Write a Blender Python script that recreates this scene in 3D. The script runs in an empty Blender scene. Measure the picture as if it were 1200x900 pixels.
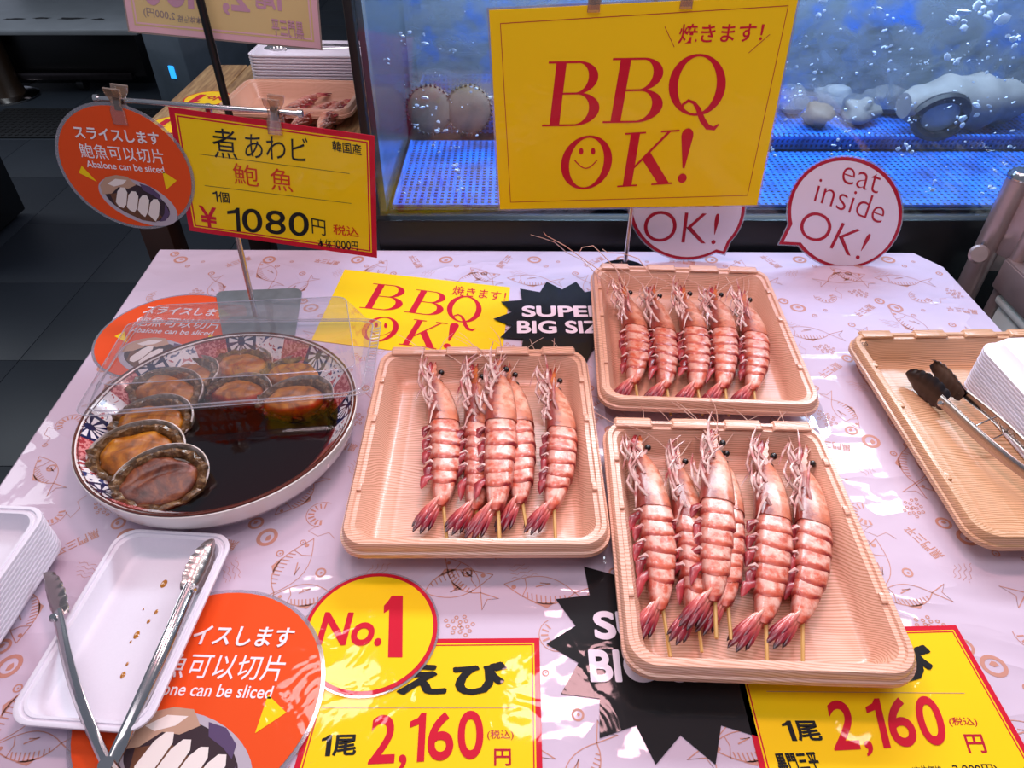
import bpy, bmesh, math, random
from mathutils import Vector, Matrix, noise
from mathutils.geometry import tessellate_polygon
random.seed(7)
S = bpy.context.scene
C = S.collection
R = math.radians

# ------------------------------------------------------------------ camera, world, lights
F_PX, PITCH, CAM_Z = 833.0, R(40.1), 1.40
cam = bpy.data.cameras.new('camera'); cam_o = bpy.data.objects.new('camera', cam); C.objects.link(cam_o)
cam.sensor_width = 36; cam.lens = 36 * F_PX / 1200
cam.clip_start = 0.02
cam_o.location = (0, 0, CAM_Z); cam_o.rotation_euler = (math.pi/2 - PITCH, 0, 0)
S.camera = cam_o
S.view_settings.view_transform = 'Standard'; S.view_settings.look = 'None'
S.view_settings.gamma = 1; S.view_settings.exposure = 0.0
try: S.view_settings.use_curve_mapping = False
except Exception: pass
W = bpy.data.worlds.new('world'); S.world = W; W.use_nodes = True
W.node_tree.nodes['Background'].inputs[0].default_value = (0.50, 0.55, 0.70, 1)
W.node_tree.nodes['Background'].inputs[1].default_value = 0.36

def area(name, loc, target, sx, sy, power, col):
    l = bpy.data.lights.new(name, 'AREA'); l.shape = 'RECTANGLE'; l.size = sx; l.size_y = sy
    l.energy = power; l.color = col
    o = bpy.data.objects.new(name, l); C.objects.link(o); o.location = loc
    o.rotation_euler = (Vector(target) - Vector(loc)).to_track_quat('-Z', 'Y').to_euler()
    return o
area('lamp_pink', (0.15, 1.05, 2.25), (0.15, 0.65, .75), .30, .16, 7.6, (1, .54, .58))
area('lamp_white_right', (1.05, 1.15, 2.3), (0.5, 0.5, .75), .25, .16, 3.7, (1, .82, .80))
area('lamp_white_left', (-0.55, 1.10, 2.3), (-0.3, 0.5, .75), .25, .16, 3.4, (1, .80, .84))
area('overhead_fill', (0.0, 0.10, 2.6), (0.05, 0.75, .8), 1.6, .8, 13.5, (1.0, .90, .97))  # soft fill added overhead, set forward to brighten the upright signs
area('tank_lamp', (0.55, 1.50, 1.62), (0.55, 1.55, .8), 1.4, .30, 36, (.80, .90, 1.0))
area('hall_light', (-3.2, 2.6, 2.7), (-2.2, 3.0, 0), 1.6, 1.2, 40, (.88, .95, 1.0))

# ------------------------------------------------------------------ pixel helpers
TZ = 0.75
def ray(u, v):
    x = (u-600)/F_PX; y = (450-v)/F_PX
    return Vector((x, math.cos(PITCH)+y*math.sin(PITCH), -math.sin(PITCH)+y*math.cos(PITCH)))
CAM = Vector((0, 0, CAM_Z))
def P(u, v, z=TZ):
    d = ray(u, v); return CAM + d*((z-CAM_Z)/d.z)
def PY(u, v, Y):
    d = ray(u, v); return CAM + d*(Y/d.y)

# ------------------------------------------------------------------ materials
def lin(c):
    if isinstance(c, str): c = tuple(int(c[i:i+2], 16)/255 for i in (0, 2, 4))
    return tuple((x/12.92 if x <= .04045 else ((x+.055)/1.055)**2.4) for x in c) + (1,)
class NT:
    def __init__(s, name):
        s.m = bpy.data.materials.new(name); s.m.use_nodes = True
        s.t = s.m.node_tree; s.b = s.t.nodes['Principled BSDF']; s.out = s.t.nodes['Material Output']
    def n(s, typ, **kw):
        nd = s.t.nodes.new(typ)
        for k, v in kw.items():
            if k.startswith('i_'):
                key = k[2:]; key = int(key) if key.isdigit() else key.replace('_', ' ')
                nd.inputs[key].default_value = v
            else: setattr(nd, k, v)
        return nd
    def l(s, a, b): s.t.links.new(a, b)
    def math(s, op, a, b=None, c=None):
        nd = s.n('ShaderNodeMath', operation=op)
        for i, x in enumerate((a, b, c)):
            if x is None: continue
            if isinstance(x, (int, float)): nd.inputs[i].default_value = x
            else: s.l(x, nd.inputs[i])
        return nd.outputs[0]
    def mix(s, f, a, b, blend='MIX'):
        nd = s.n('ShaderNodeMix', data_type='RGBA', blend_type=blend)
        for key, x in ((0, f), (6, a), (7, b)):
            if isinstance(x, (int, float)): nd.inputs[key].default_value = x
            elif isinstance(x, tuple): nd.inputs[key].default_value = x
            elif isinstance(x, str): nd.inputs[key].default_value = lin(x)
            else: s.l(x, nd.inputs[key])
        return nd.outputs[2]
    def ramp(s, f, stops):
        nd = s.n('ShaderNodeValToRGB'); cr = nd.color_ramp
        while len(cr.elements) < len(stops): cr.elements.new(.5)
        for e, (p, c) in zip(cr.elements, stops):
            e.position = p; e.color = lin(c) if isinstance(c, str) else c
        s.l(f, nd.inputs[0]); return nd.outputs[0]
    def obj(s): return s.n('ShaderNodeTexCoord').outputs['Object']
    def noise(s, scale, detail=3, vec=None, rough=.5, dist=0):
        nd = s.n('ShaderNodeTexNoise', i_Scale=scale, i_Detail=detail, i_Roughness=rough, i_Distortion=dist)
        s.l(vec if vec is not None else s.obj(), nd.inputs['Vector']); return nd.outputs[0]
    def mapping(s, vec, scale=(1, 1, 1), rot=(0, 0, 0)):
        nd = s.n('ShaderNodeMapping'); nd.inputs['Scale'].default_value = scale; nd.inputs['Rotation'].default_value = rot
        s.l(vec, nd.inputs[0]); return nd.outputs[0]
    def bump(s, h, strength=.3, dist=.001):
        nd = s.n('ShaderNodeBump', i_Strength=strength, i_Distance=dist); s.l(h, nd.inputs['Height'])
        s.l(nd.outputs[0], s.b.inputs['Normal']); return nd.outputs[0]
    def base(s, c): 
        if isinstance(c, (tuple, str)): s.b.inputs['Base Color'].default_value = lin(c) if isinstance(c, str) else c
        else: s.l(c, s.b.inputs['Base Color'])
    def set(s, **kw):
        for k, v in kw.items(): s.b.inputs[k.replace('_', ' ')].default_value = v
        return s
M = {}
def plain(name, col, rough=.5, metal=0, nz=0, nscale=40, coat=0, bump=0, **kw):
    t = NT(name); t.set(Roughness=rough, Metallic=metal, **kw)
    if coat: t.set(Coat_Weight=coat, Coat_Roughness=.08)
    if nz:
        c = lin(col); n = t.noise(nscale, 4)
        t.base(t.mix(n, tuple(x*(1-nz) for x in c[:3])+(1,), tuple(min(1, x*(1+nz)) for x in c[:3])+(1,)))
    else: t.base(col)
    if bump: t.bump(t.noise(nscale*2, 3), bump, .001)
    M[name] = t.m; return t
# printed / laminated card stock
def card(name, col, rough=.65):
    t = plain(name, col, rough, coat=.36); t.set(Coat_Roughness=.05, Specular_IOR_Level=.2)
    n = t.noise(26, 2, dist=.8); bp = t.n('ShaderNodeBump', i_Strength=.24, i_Distance=.004); t.l(n, bp.inputs['Height']); t.l(bp.outputs[0], t.b.inputs['Coat Normal']); return t
card('print_yellow', 'FFD200'); card('print_red', 'CF0A2C'); card('print_orange', 'EA4F12'); card('print_black', '161416')
card('print_white', 'F4ECEF'); card('print_crimson', 'B8102E'); card('print_pinkwhite', 'F6E4EE'); card('print_gold', 'E6A800')
card('print_grey', 'B9AEB8'); card('print_dark', '3A2A30'); card('print_slice', 'EFE3DC'); card('print_purple', '5A4668'); card('print_tan', 'C09A82')
card('print_brown', '6A4430'); card('print_inkred', 'D8340C')
plain('styro', 'E4DEE8', .45, nz=.03, nscale=400, Subsurface_Weight=0.0)
plain('black_plastic', '0B0B0D', .35, bump=.05)
plain('black_matte', '070709', .6)
plain('chrome', 'C9C6C6', .16, 1)
plain('steel', 'B2A6A2', .25, 1, nz=.25, nscale=25)
plain('rack_steel', 'A8928C', .34, .55, nz=.3, nscale=18)
plain('dark_steel', '4A4446', .28, 1, nz=.3, nscale=30)
plain('galvanised', 'A7B0B2', .38, .85, nz=.35, nscale=45)
plain('grey_paint', 'C7C9BD', .5, nz=.05, nscale=10)
plain('dark_wood', '3A2015', .5, nz=.4, nscale=12)
plain('bamboo', 'C79A55', .55, nz=.2, nscale=60)
plain('eye_black', '060506', .12, coat=.6)
plain('porcelain', 'EDE7E2', .16, coat=.5)
plain('glaze_rim', '5A2618', .22, coat=.5)
plain('foot_top', '9EA4A8', .3, .6, nz=.15, nscale=8)
plain('floor_grout', '12161B', .8)
plain('rubber_mat', '0D0E11', .55)
plain('sauce_drop', 'B0701E', .12, coat=.6)
plain('brown_pillar', '2A1D12', .35, nz=.3, nscale=9)
plain('blue_lamp', '2090FF', .4); M['blue_lamp'].node_tree.nodes['Principled BSDF'].inputs['Emission Color'].default_value = lin('2FA8FF'); M['blue_lamp'].node_tree.nodes['Principled BSDF'].inputs['Emission Strength'].default_value = 1.2
plain('tank_grey', '48525C', .25, nz=.25, nscale=9, coat=.4)
plain('shell_grey', '807A76', .6, nz=.6, nscale=22, bump=.9)
plain('shell_brown', '65523F', .6, nz=.5, nscale=26, bump=.9)
plain('shell_white', 'A6A2A2', .6, nz=.4, nscale=18, bump=.8)
plain('shell_dark', '1C1A20', .5)
plain('foam', 'F2F4FA', .35)

t = NT('floor_tile'); t.set(Roughness=.55)
t.base(t.mix(t.noise(3, 5), '161C24', '242C36')); t.bump(t.noise(60, 3), .1, .002); M['floor_tile'] = t.m

# patterned vinyl tablecloth
t = NT('cloth'); t.set(Roughness=.55, Coat_Weight=.6, Coat_Roughness=.05, Specular_IOR_Level=.3)
n1 = t.noise(5, 3); t.base(t.mix(n1, 'CDBACB', 'D6C4D4'))
v1 = t.n('ShaderNodeTexVoronoi', feature='DISTANCE_TO_EDGE', i_Scale=4.5); t.l(t.mapping(t.noise(2.0, 2, dist=.5), (1, 1, 1)), v1.inputs['Vector'])
wob = t.n('ShaderNodeTexNoise', i_Scale=3.2, i_Detail=2, i_Distortion=1.2); t.l(t.mapping(t.obj(), (1, 1.7, 1), (0, 0, .5)), wob.inputs['Vector'])
cre = t.math('POWER', t.math('SUBTRACT', 1, t.math('ABSOLUTE', t.math('MULTIPLY', t.math('SUBTRACT', wob.outputs[0], .5), 7))), 2)
cre = t.math('MAXIMUM', cre, 0)
h = t.math('ADD', t.math('MULTIPLY', cre, .55), t.math('ADD', t.math('MULTIPLY', t.noise(9, 2), 1.0), t.math('MULTIPLY', t.noise(30, 2), .20)))
bn = t.bump(h, .50, .006); t.l(bn, t.b.inputs['Coat Normal']); M['cloth'] = t.m
plain('cloth_print', 'C68A78', .5)

# wood-grain plastic tray
def tray_mat(name, light, dark, alongx=True):
    t = NT(name); t.set(Roughness=.34, Coat_Weight=.25, Coat_Roughness=.15)
    o = t.obj()
    sep = t.n('ShaderNodeSeparateXYZ'); t.l(o, sep.inputs[0])
    warp = t.noise(5.0, 2, t.mapping(o, (.6, 1.3, 1.3)))
    g = t.math('ADD', sep.outputs[1], t.math('MULTIPLY', sep.outputs[2], .9))
    g = t.math('ADD', g, t.math('MULTIPLY', t.math('SUBTRACT', warp, .5), .09))
    w = t.math('ADD', t.math('MULTIPLY', t.math('SINE', t.math('MULTIPLY', g, 1900)), .5), .5)
    fine = t.noise(150, 2, t.mapping(o, (.05, 2.2, 2.2)))
    w = t.math('MULTIPLY', t.math('POWER', w, 1.6), t.math('ADD', .45, fine))
    t.base(t.mix(w, light, dark))
    rib = t.math('POWER', t.math('ABSOLUTE', t.math('SINE', t.math('MULTIPLY', sep.outputs[0], 82))), 30)
    t.bump(t.math('ADD', rib, t.math('MULTIPLY', w, .25)), .25, .001)
    M[name] = t.m
tray_mat('tray_wood', 'F0BCA2', 'C88C6C')
tray_mat('tray_wood_shaded', 'E2B08A', 'AE7848')  # same tray wood, with shade away from the pink lamp put into the colour

# shrimp shell: uv.x runs front to rear of a plate, uv.y from back (0) to belly (1)
def shrimp_mat(name, base, pale, red, edge=.86, rear=1.0, v0=.55, v1=.92, vs=.55):
    t = NT(name); t.set(Roughness=.34, Coat_Weight=.35, Coat_Roughness=.15, Subsurface_Weight=.05, Subsurface_Scale=.004)
    t.b.inputs['Subsurface Radius'].default_value = (1, .35, .25)
    uv = t.n('ShaderNodeUVMap'); sep = t.n('ShaderNodeSeparateXYZ'); t.l(uv.outputs[0], sep.inputs[0])
    oi = t.n('ShaderNodeObjectInfo')
    o = t.n('ShaderNodeVectorMath', operation='ADD'); t.l(t.obj(), o.inputs[0]); 
    cmb = t.n('ShaderNodeCombineXYZ'); t.l(t.math('MULTIPLY', oi.outputs['Random'], 3.0), cmb.inputs[0]); t.l(cmb.outputs[0], o.inputs[1])
    n1 = t.noise(95, 4, o.outputs[0], .6); n2 = t.noise(260, 3, o.outputs[0], .6); n3 = t.noise(34, 2, o.outputs[0])
    uu = t.math('ADD', sep.outputs[0], t.math('MULTIPLY', t.math('SUBTRACT', n1, .5), .30))
    white = t.math('MULTIPLY', t.ramp(uu, [(.10, (0, 0, 0, 1)), (.36, (1, 1, 1, 1)), (.78, (1, 1, 1, 1)), (.88, (0, 0, 0, 1))]),
                   t.ramp(n1, [(.38, (0, 0, 0, 1)), (.60, (1, 1, 1, 1))]))
    col = t.mix(n3, base, t.mix(n2, base, red))
    col = t.mix(t.math('MULTIPLY', white, .85), col, pale)
    dors = t.math('ADD', .35, t.math('MULTIPLY', t.ramp(sep.outputs[1], [(.02, (1, 1, 1, 1)), (.40, (0, 0, 0, 1))]), .9))
    col = t.mix(t.math('MULTIPLY', t.math('MULTIPLY', t.ramp(uu, [(edge, (0, 0, 0, 1)), (min(1, edge+.08), (1, 1, 1, 1))]), rear), t.math('MULTIPLY', dors, t.ramp(n3, [(.30, (.3, .3, .3, 1)), (.6, (1, 1, 1, 1))]))), col, red)
    col = t.mix(t.math('MULTIPLY', t.ramp(sep.outputs[1], [(.0, (1, 1, 1, 1)), (.09, (0, 0, 0, 1))]), .55), col, red)
    vent = t.math('ADD', sep.outputs[1], t.math('MULTIPLY', t.math('SUBTRACT', n1, .5), .5))
    col = t.mix(t.math('MULTIPLY', t.ramp(vent, [(v0, (0, 0, 0, 1)), (v1, (1, 1, 1, 1))]), vs), col, red)
    t.base(col); t.bump(t.math('ADD', n2, n1), .30, .0012); M[name] = t.m
shrimp_mat('shrimp_shell', 'E8704E', 'FACBB6', '860C1A', .86, 1.2)
shrimp_mat('shrimp_head', 'EA8E68', 'FAC6AA', '80161A', .93, .8, .44, .62, .85)
def simple_two(name, a, b, scale, rough=.35, coat=.3):
    t = NT(name); t.set(Roughness=rough, Coat_Weight=coat, Coat_Roughness=.15)
    t.base(t.mix(t.ramp(t.noise(scale, 3), [(.35, (0, 0, 0, 1)), (.65, (1, 1, 1, 1))]), a, b)); M[name] = t.m
simple_two('shrimp_leg', 'F6DCD0', 'B04A48', 60)
simple_two('shrimp_flap', '7E0E1E', 'B8383C', 80)
simple_two('rostrum', '9A2A1C', 'D07038', 60)
simple_two('antenna', 'D69A84', 'EAC8B4', 40)
# tail blades: uv.x root to tip
t = NT('tail'); t.set(Roughness=.28, Coat_Weight=.5)
uv = t.n('ShaderNodeUVMap'); sep = t.n('ShaderNodeSeparateXYZ'); t.l(uv.outputs[0], sep.inputs[0])
uu = t.math('ADD', sep.outputs[0], t.math('MULTIPLY', t.math('SUBTRACT', t.noise(120, 3), .5), .4))
t.base(t.ramp(uu, [(.12, 'F0B49E'), (.42, 'D0605A'), (.70, '8E1228'), (.95, '36101A')])); M['tail'] = t.m
# abalone
t = NT('abalone_foot'); t.set(Roughness=.42, Coat_Weight=.3, Coat_Roughness=.25, Subsurface_Weight=.15, Subsurface_Scale=.01)
n = t.noise(38, 4, rough=.6, dist=.8); t.base(t.ramp(n, [(.28, '4A2406'), (.46, 'A05A0A'), (.70, 'D08A1C')])); t.bump(t.noise(120, 3), .25, .002); M['abalone_foot'] = t.m
t = NT('abalone_foot_brown'); t.set(Roughness=.42, Coat_Weight=.3, Coat_Roughness=.25)
n = t.noise(45, 4, rough=.6, dist=1.2); t.base(t.ramp(n, [(.28, '2E140A'), (.5, '6A3420'), (.74, '9A5626')])); t.bump(t.noise(90, 3), .4, .003); M['abalone_foot_brown'] = t.m
t = NT('abalone_mantle'); t.set(Roughness=.3, Coat_Weight=.5)
n = t.noise(110, 4, rough=.7); t.base(t.ramp(n, [(.3, '22150B'), (.5, '6A4A28'), (.72, 'A5835A')])); t.bump(t.noise(230, 3), .7, .003); M['abalone_mantle'] = t.m
t = NT('abalone_shell'); t.set(Roughness=.3, Coat_Weight=.5)
n = t.noise(50, 4, rough=.6); t.base(t.ramp(n, [(.30, '5E4434'), (.45, 'B8A898'), (.62, 'F0E8E6')])); t.bump(n, .4, .003); M['abalone_shell'] = t.m

# see-through plastic and glass: plain transparency with a fresnel gloss
def clear(name, tint, gloss_rough=.06, f0=.06, haze=0, hazecol='FFFFFF', wob=0, wobscale=20):
    t = NT(name); t.t.nodes.remove(t.b)
    tr = t.n('ShaderNodeBsdfTransparent'); tr.inputs[0].default_value = lin(tint)
    gl = t.n('ShaderNodeBsdfGlossy', i_Roughness=gloss_rough)
    lw = t.n('ShaderNodeLayerWeight', i_Blend=.25)
    fac = t.math('ADD', f0, t.math('MULTIPLY', lw.outputs['Facing'], .35))
    if wob:
        bp = t.n('ShaderNodeBump', i_Strength=wob, i_Distance=.004); t.l(t.noise(wobscale, 2, dist=.5), bp.inputs['Height']); t.l(bp.outputs[0], gl.inputs['Normal'])
    mx = t.n('ShaderNodeMixShader'); t.l(fac, mx.inputs[0]); t.l(tr.outputs[0], mx.inputs[1]); t.l(gl.outputs[0], mx.inputs[2])
    last = mx
    if haze:
        df = t.n('ShaderNodeBsdfDiffuse'); df.inputs[0].default_value = lin(hazecol)
        m2 = t.n('ShaderNodeMixShader', i_0=haze); t.l(mx.outputs[0], m2.inputs[1]); t.l(df.outputs[0], m2.inputs[2]); last = m2
    t.l(last.outputs[0], t.out.inputs['Surface']); M[name] = t.m; return t
clear('clear_lid', 'FAF9FB', .05, .10, .05, wob=.25, wobscale=14)
clear('clear_clip', 'EAD6C6', .08, .14, .12, 'D8BFA8')
clear('laminate', 'E6E2E8', .10, .10, .14, 'F0ECF2')
clear('tank_glass', 'F4F9FC', .04, .035, .0)
clear('water', 'E4F0FC', .12, .03, .018, 'B8CCE8', wob=.8, wobscale=9)
clear('backsheet', 'D8D0C0', .2, .06, .45, 'E8D890')
def murk(name, col, lo, hi, scale):
    t = NT(name); t.t.nodes.remove(t.b); tr = t.n('ShaderNodeBsdfTransparent'); df = t.n('ShaderNodeBsdfDiffuse'); 
    n = t.noise(scale, 5, t.mapping(t.obj(), (1, 1, 1.8)), .62, 1.4)
    c = t.mix(t.ramp(t.noise(scale*1.7, 3), [(.54, (0, 0, 0, 1)), (.66, (1, 1, 1, 1))]), col, '3F86E8'); t.l(c, df.inputs[0])
    mx = t.n('ShaderNodeMixShader'); t.l(t.ramp(n, [(.36, (lo, lo, lo, 1)), (.66, (hi, hi, hi, 1))]), mx.inputs[0]); t.l(tr.outputs[0], mx.inputs[1]); t.l(df.outputs[0], mx.inputs[2])
    t.l(mx.outputs[0], t.out.inputs['Surface']); M[name] = t.m
murk('murk_a', '9AA4AE', .10, .62, 9); murk('murk_b', '7E8890', .15, .70, 6)
# soy sauce: clear boundary, coloured body
t = clear('soy', 'FFFFFF', .03, .035, 0, wob=.05, wobscale=30)
va = t.n('ShaderNodeVolumeAbsorption', i_Density=480.0); va.inputs[0].default_value = (.80, .02, .0, 1)
t.l(va.outputs[0], t.out.inputs['Volume'])

# blue perforated plastic (holes too small to build)
def perf(name, col, hole, pitch, axes=(0, 1), jitter=0):
    t = NT(name); t.set(Roughness=.35, Coat_Weight=.2)
    sep = t.n('ShaderNodeSeparateXYZ'); t.l(t.obj(), sep.inputs[0])
    a = t.math('MULTIPLY', sep.outputs[axes[0]], 1/pitch); b = t.math('MULTIPLY', sep.outputs[axes[1]], 1/(pitch*1.0))
    fa = t.math('ABSOLUTE', t.math('SUBTRACT', t.math('FRACT', a), .5)); fb = t.math('ABSOLUTE', t.math('SUBTRACT', t.math('FRACT', b), .5))
    hl = t.math('MULTIPLY', t.math('LESS_THAN', fa, .24), t.math('LESS_THAN', fb, .27))
    cb = t.mix(t.ramp(t.noise(14, 4), [(.40, (0, 0, 0, 1)), (.75, (1, 1, 1, 1))]), col, '2C3E66')
    t.base(t.mix(hl, cb, hole)); M[name] = t.m
perf('blue_mesh', '2A78F0', '06163E', .0125)
perf('blue_mesh_wall', '2E78E8', '14306A', .0105, (0, 2))
perf('grey_mesh_wall', '6E7884', '3A4450', .0105, (0, 2))
t = NT('tank_back'); t.set(Roughness=.5)
n = t.noise(6, 5, t.mapping(t.obj(), (1, 1, 2.2)), .6, .8)
t.base(t.ramp(n, [(.30, '3E4C60'), (.46, '7E8C98'), (.58, 'A9AEB4'), (.70, '3F7FE0')])); M['tank_back'] = t.m
# bench boards
t = NT('bench_wood'); t.set(Roughness=.6)
w = t.noise(14, 4, t.mapping(t.obj(), (9, 1, 1)), .6); t.base(t.ramp(w, [(.3, '7A5738'), (.52, 'A98458'), (.7, 'C0A070')])); M['bench_wood'] = t.m
# plate's painted inner rim, by angle
t = NT('plate_paint'); t.set(Roughness=.14, Coat_Weight=.5)
sep = t.n('ShaderNodeSeparateXYZ'); t.l(t.obj(), sep.inputs[0])
ang = t.math('MULTIPLY', t.math('ARCTAN2', sep.outputs[1], sep.outputs[0]), 24/(2*math.pi))
ang = t.math('ADD', ang, 30); fr = t.math('FRACT', ang); idx = t.math('MODULO', t.math('FLOOR', ang), 3)
rad = t.math('SQRT', t.math('ADD', t.math('MULTIPLY', sep.outputs[0], sep.outputs[0]), t.math('MULTIPLY', sep.outputs[1], sep.outputs[1])))
cen = t.math('SUBTRACT', fr, .5); rr = t.math('MULTIPLY', t.math('SUBTRACT', rad, .156), 24)
dist = t.math('SQRT', t.math('ADD', t.math('MULTIPLY', cen, cen), t.math('MULTIPLY', rr, rr)))
pa = t.math('ARCTAN2', rr, cen)
petal = t.math('MULTIPLY', t.math('GREATER_THAN', t.math('SINE', t.math('MULTIPLY', pa, 12)), -.2), t.math('MULTIPLY', t.math('LESS_THAN', dist, .40), t.math('GREATER_THAN', dist, .12)))
navy = t.mix(petal, '18204E', 'E8E4E8')
hat = t.math('GREATER_THAN', t.noise(240, 2), .52); redp = t.mix(hat, 'A83A40', 'D88A88')
flo = t.noise(75, 2, dist=1.5)
whitep = t.mix(t.math('GREATER_THAN', flo, .60), t.mix(t.math('LESS_THAN', flo, .38), 'E9E4E6', '27346E'), 'B2434A')
col = t.mix(t.math('LESS_THAN', idx, .5), t.mix(t.math('LESS_THAN', idx, 1.5), whitep, redp), navy)
t.base(col); M['plate_paint'] = t.m

# ------------------------------------------------------------------ mesh helpers
def mesh(verts, faces, mats, smooth=True, uvs=None, mi=None, name='mesh'):
    me = bpy.data.meshes.new(name); me.from_pydata([tuple(v) for v in verts], [], faces)
    for m in (mats if isinstance(mats, (list, tuple)) else [mats]): me.materials.append(M[m])
    if smooth: me.polygons.foreach_set('use_smooth', [True]*len(me.polygons))
    if mi: me.polygons.foreach_set('material_index', mi)
    if uvs:
        l = me.uv_layers.new(name='UVMap')
        for lp in me.loops: l.data[lp.index].uv = uvs[lp.vertex_index]
    me.update(); return me
def obj(name, me, parent=None, loc=None):
    me.name = name
    o = bpy.data.objects.new(name, me); C.objects.link(o)
    if parent: o.parent = parent
    if loc is not None: o.location = loc
    return o
def tag(o, label=None, cat=None, group=None, kind=None):
    for k, v in (('label', label), ('category', cat), ('group', group), ('kind', kind)):
        if v: o[k] = v
    return o
def thing(name, label, cat, loc=(0, 0, 0), rotz=0, group=None):
    o = bpy.data.objects.new(name, None); C.objects.link(o); o.location = loc; o.rotation_euler = (0, 0, rotz)
    o.empty_display_size = .02
    return tag(o, label, cat, group)
def copy_tree(o, parent=None):
    c = o.copy(); C.objects.link(c); c.parent = parent
    for ch in o.children: copy_tree(ch, c)
    return c
class MB:
    def __init__(s): s.v = []; s.f = []; s.uv = []; s.mi = []
    def add(s, v, f, uv=None, mi=0):
        b = len(s.v); s.v += [Vector(x) for x in v]; s.f += [tuple(i+b for i in q) for q in f]
        s.uv += uv if uv else [(0, 0)]*len(v); s.mi += [mi]*len(f); return s
    def box(s, c, d, rz=0, mi=0):
        x, y, z = d[0]/2, d[1]/2, d[2]/2; m = Matrix.Rotation(rz, 3, 'Z'); c = Vector(c)
        v = [c + m @ Vector((i*x, j*y, k*z)) for i in (-1, 1) for j in (-1, 1) for k in (-1, 1)]
        return s.add(v, [(0, 1, 3, 2), (4, 6, 7, 5), (0, 4, 5, 1), (2, 3, 7, 6), (0, 2, 6, 4), (1, 5, 7, 3)], mi=mi)
    def loft(s, loops, closed=True, cap0=False, cap1=False, uvs=None, mi=0):
        n = len(loops[0]); v = [p for lp in loops for p in lp]; f = []
        for i in range(len(loops)-1):
            for j in range(n if closed else n-1):
                k = (j+1) % n; f.append((i*n+j, i*n+k, (i+1)*n+k, (i+1)*n+j))
        if cap0: f.append(tuple(range(n))[::-1])
        if cap1: f.append(tuple(range((len(loops)-1)*n, len(loops)*n)))
        return s.add(v, f, uvs, mi)
    def tube(s, pts, rads, n=6, cap=True, flat=1.0, up=Vector((0, 0, 1)), mi=0):
        pts = [Vector(p) for p in pts]; loops = []; uv = []
        if isinstance(rads, (int, float)): rads = [rads]*len(pts)
        for i, p in enumerate(pts):
            d = (pts[min(i+1, len(pts)-1)] - pts[max(i-1, 0)]).normalized()
            a = d.cross(up); a = a.normalized() if a.length > 1e-4 else d.cross(Vector((1, 0, 0))).normalized()
            b = a.cross(d).normalized()
            loops.append([p + a*math.cos(2*math.pi*j/n)*rads[i] + b*math.sin(2*math.pi*j/n)*rads[i]*flat for j in range(n)])
            uv += [(i/(len(pts)-1), j/n) for j in range(n)]
        return s.loft(loops, True, cap, cap, uv, mi)
    def lathe(s, prof, n=48, c=(0, 0, 0), mi=0, close=False):
        loops = [[Vector((r*math.cos(2*math.pi*j/n)+c[0], r*math.sin(2*math.pi*j/n)+c[1], z+c[2])) for j in range(n)] for r, z in prof]
        return s.loft(loops, True, prof[0][0] > 1e-5, prof[-1][0] > 1e-5, mi=mi)
    def build(s, name, mats, parent=None, smooth=True, loc=None, bevel=0, kind=None):
        me = mesh(s.v, s.f, mats, smooth, s.uv if any(u != (0, 0) for u in s.uv) else None, s.mi if any(s.mi) else None)
        bm = bmesh.new(); bm.from_mesh(me)
        if bevel: bmesh.ops.bevel(bm, geom=bm.edges[:], offset=bevel, segments=2, affect='EDGES', profile=.5)
        bmesh.ops.recalc_face_normals(bm, faces=bm.faces[:]); bm.to_mesh(me); bm.free()
        if smooth:
            try: me.set_sharp_from_angle(angle=R(42))
            except Exception: pass
        o = obj(name, me, parent, loc)
        return tag(o, kind=kind)
def rrect(w, l, r, z, n=6, cx=0, cy=0):
    r = max(min(r, w/2-1e-4, l/2-1e-4), 1e-4); out = []
    for qx, qy, a0 in ((1, 1, 0), (-1, 1, 90), (-1, -1, 180), (1, -1, 270)):
        for i in range(n+1):
            a = R(a0 + 90*i/n); out.append(Vector((cx+qx*(w/2-r)+r*math.cos(a), cy+qy*(l/2-r)+r*math.sin(a), z)))
    return out
def box(name, c, d, mat, parent=None, rz=0, bevel=.003):
    return MB().box((0, 0, 0), d, rz).build(name, mat, parent, loc=c, bevel=bevel)

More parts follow.
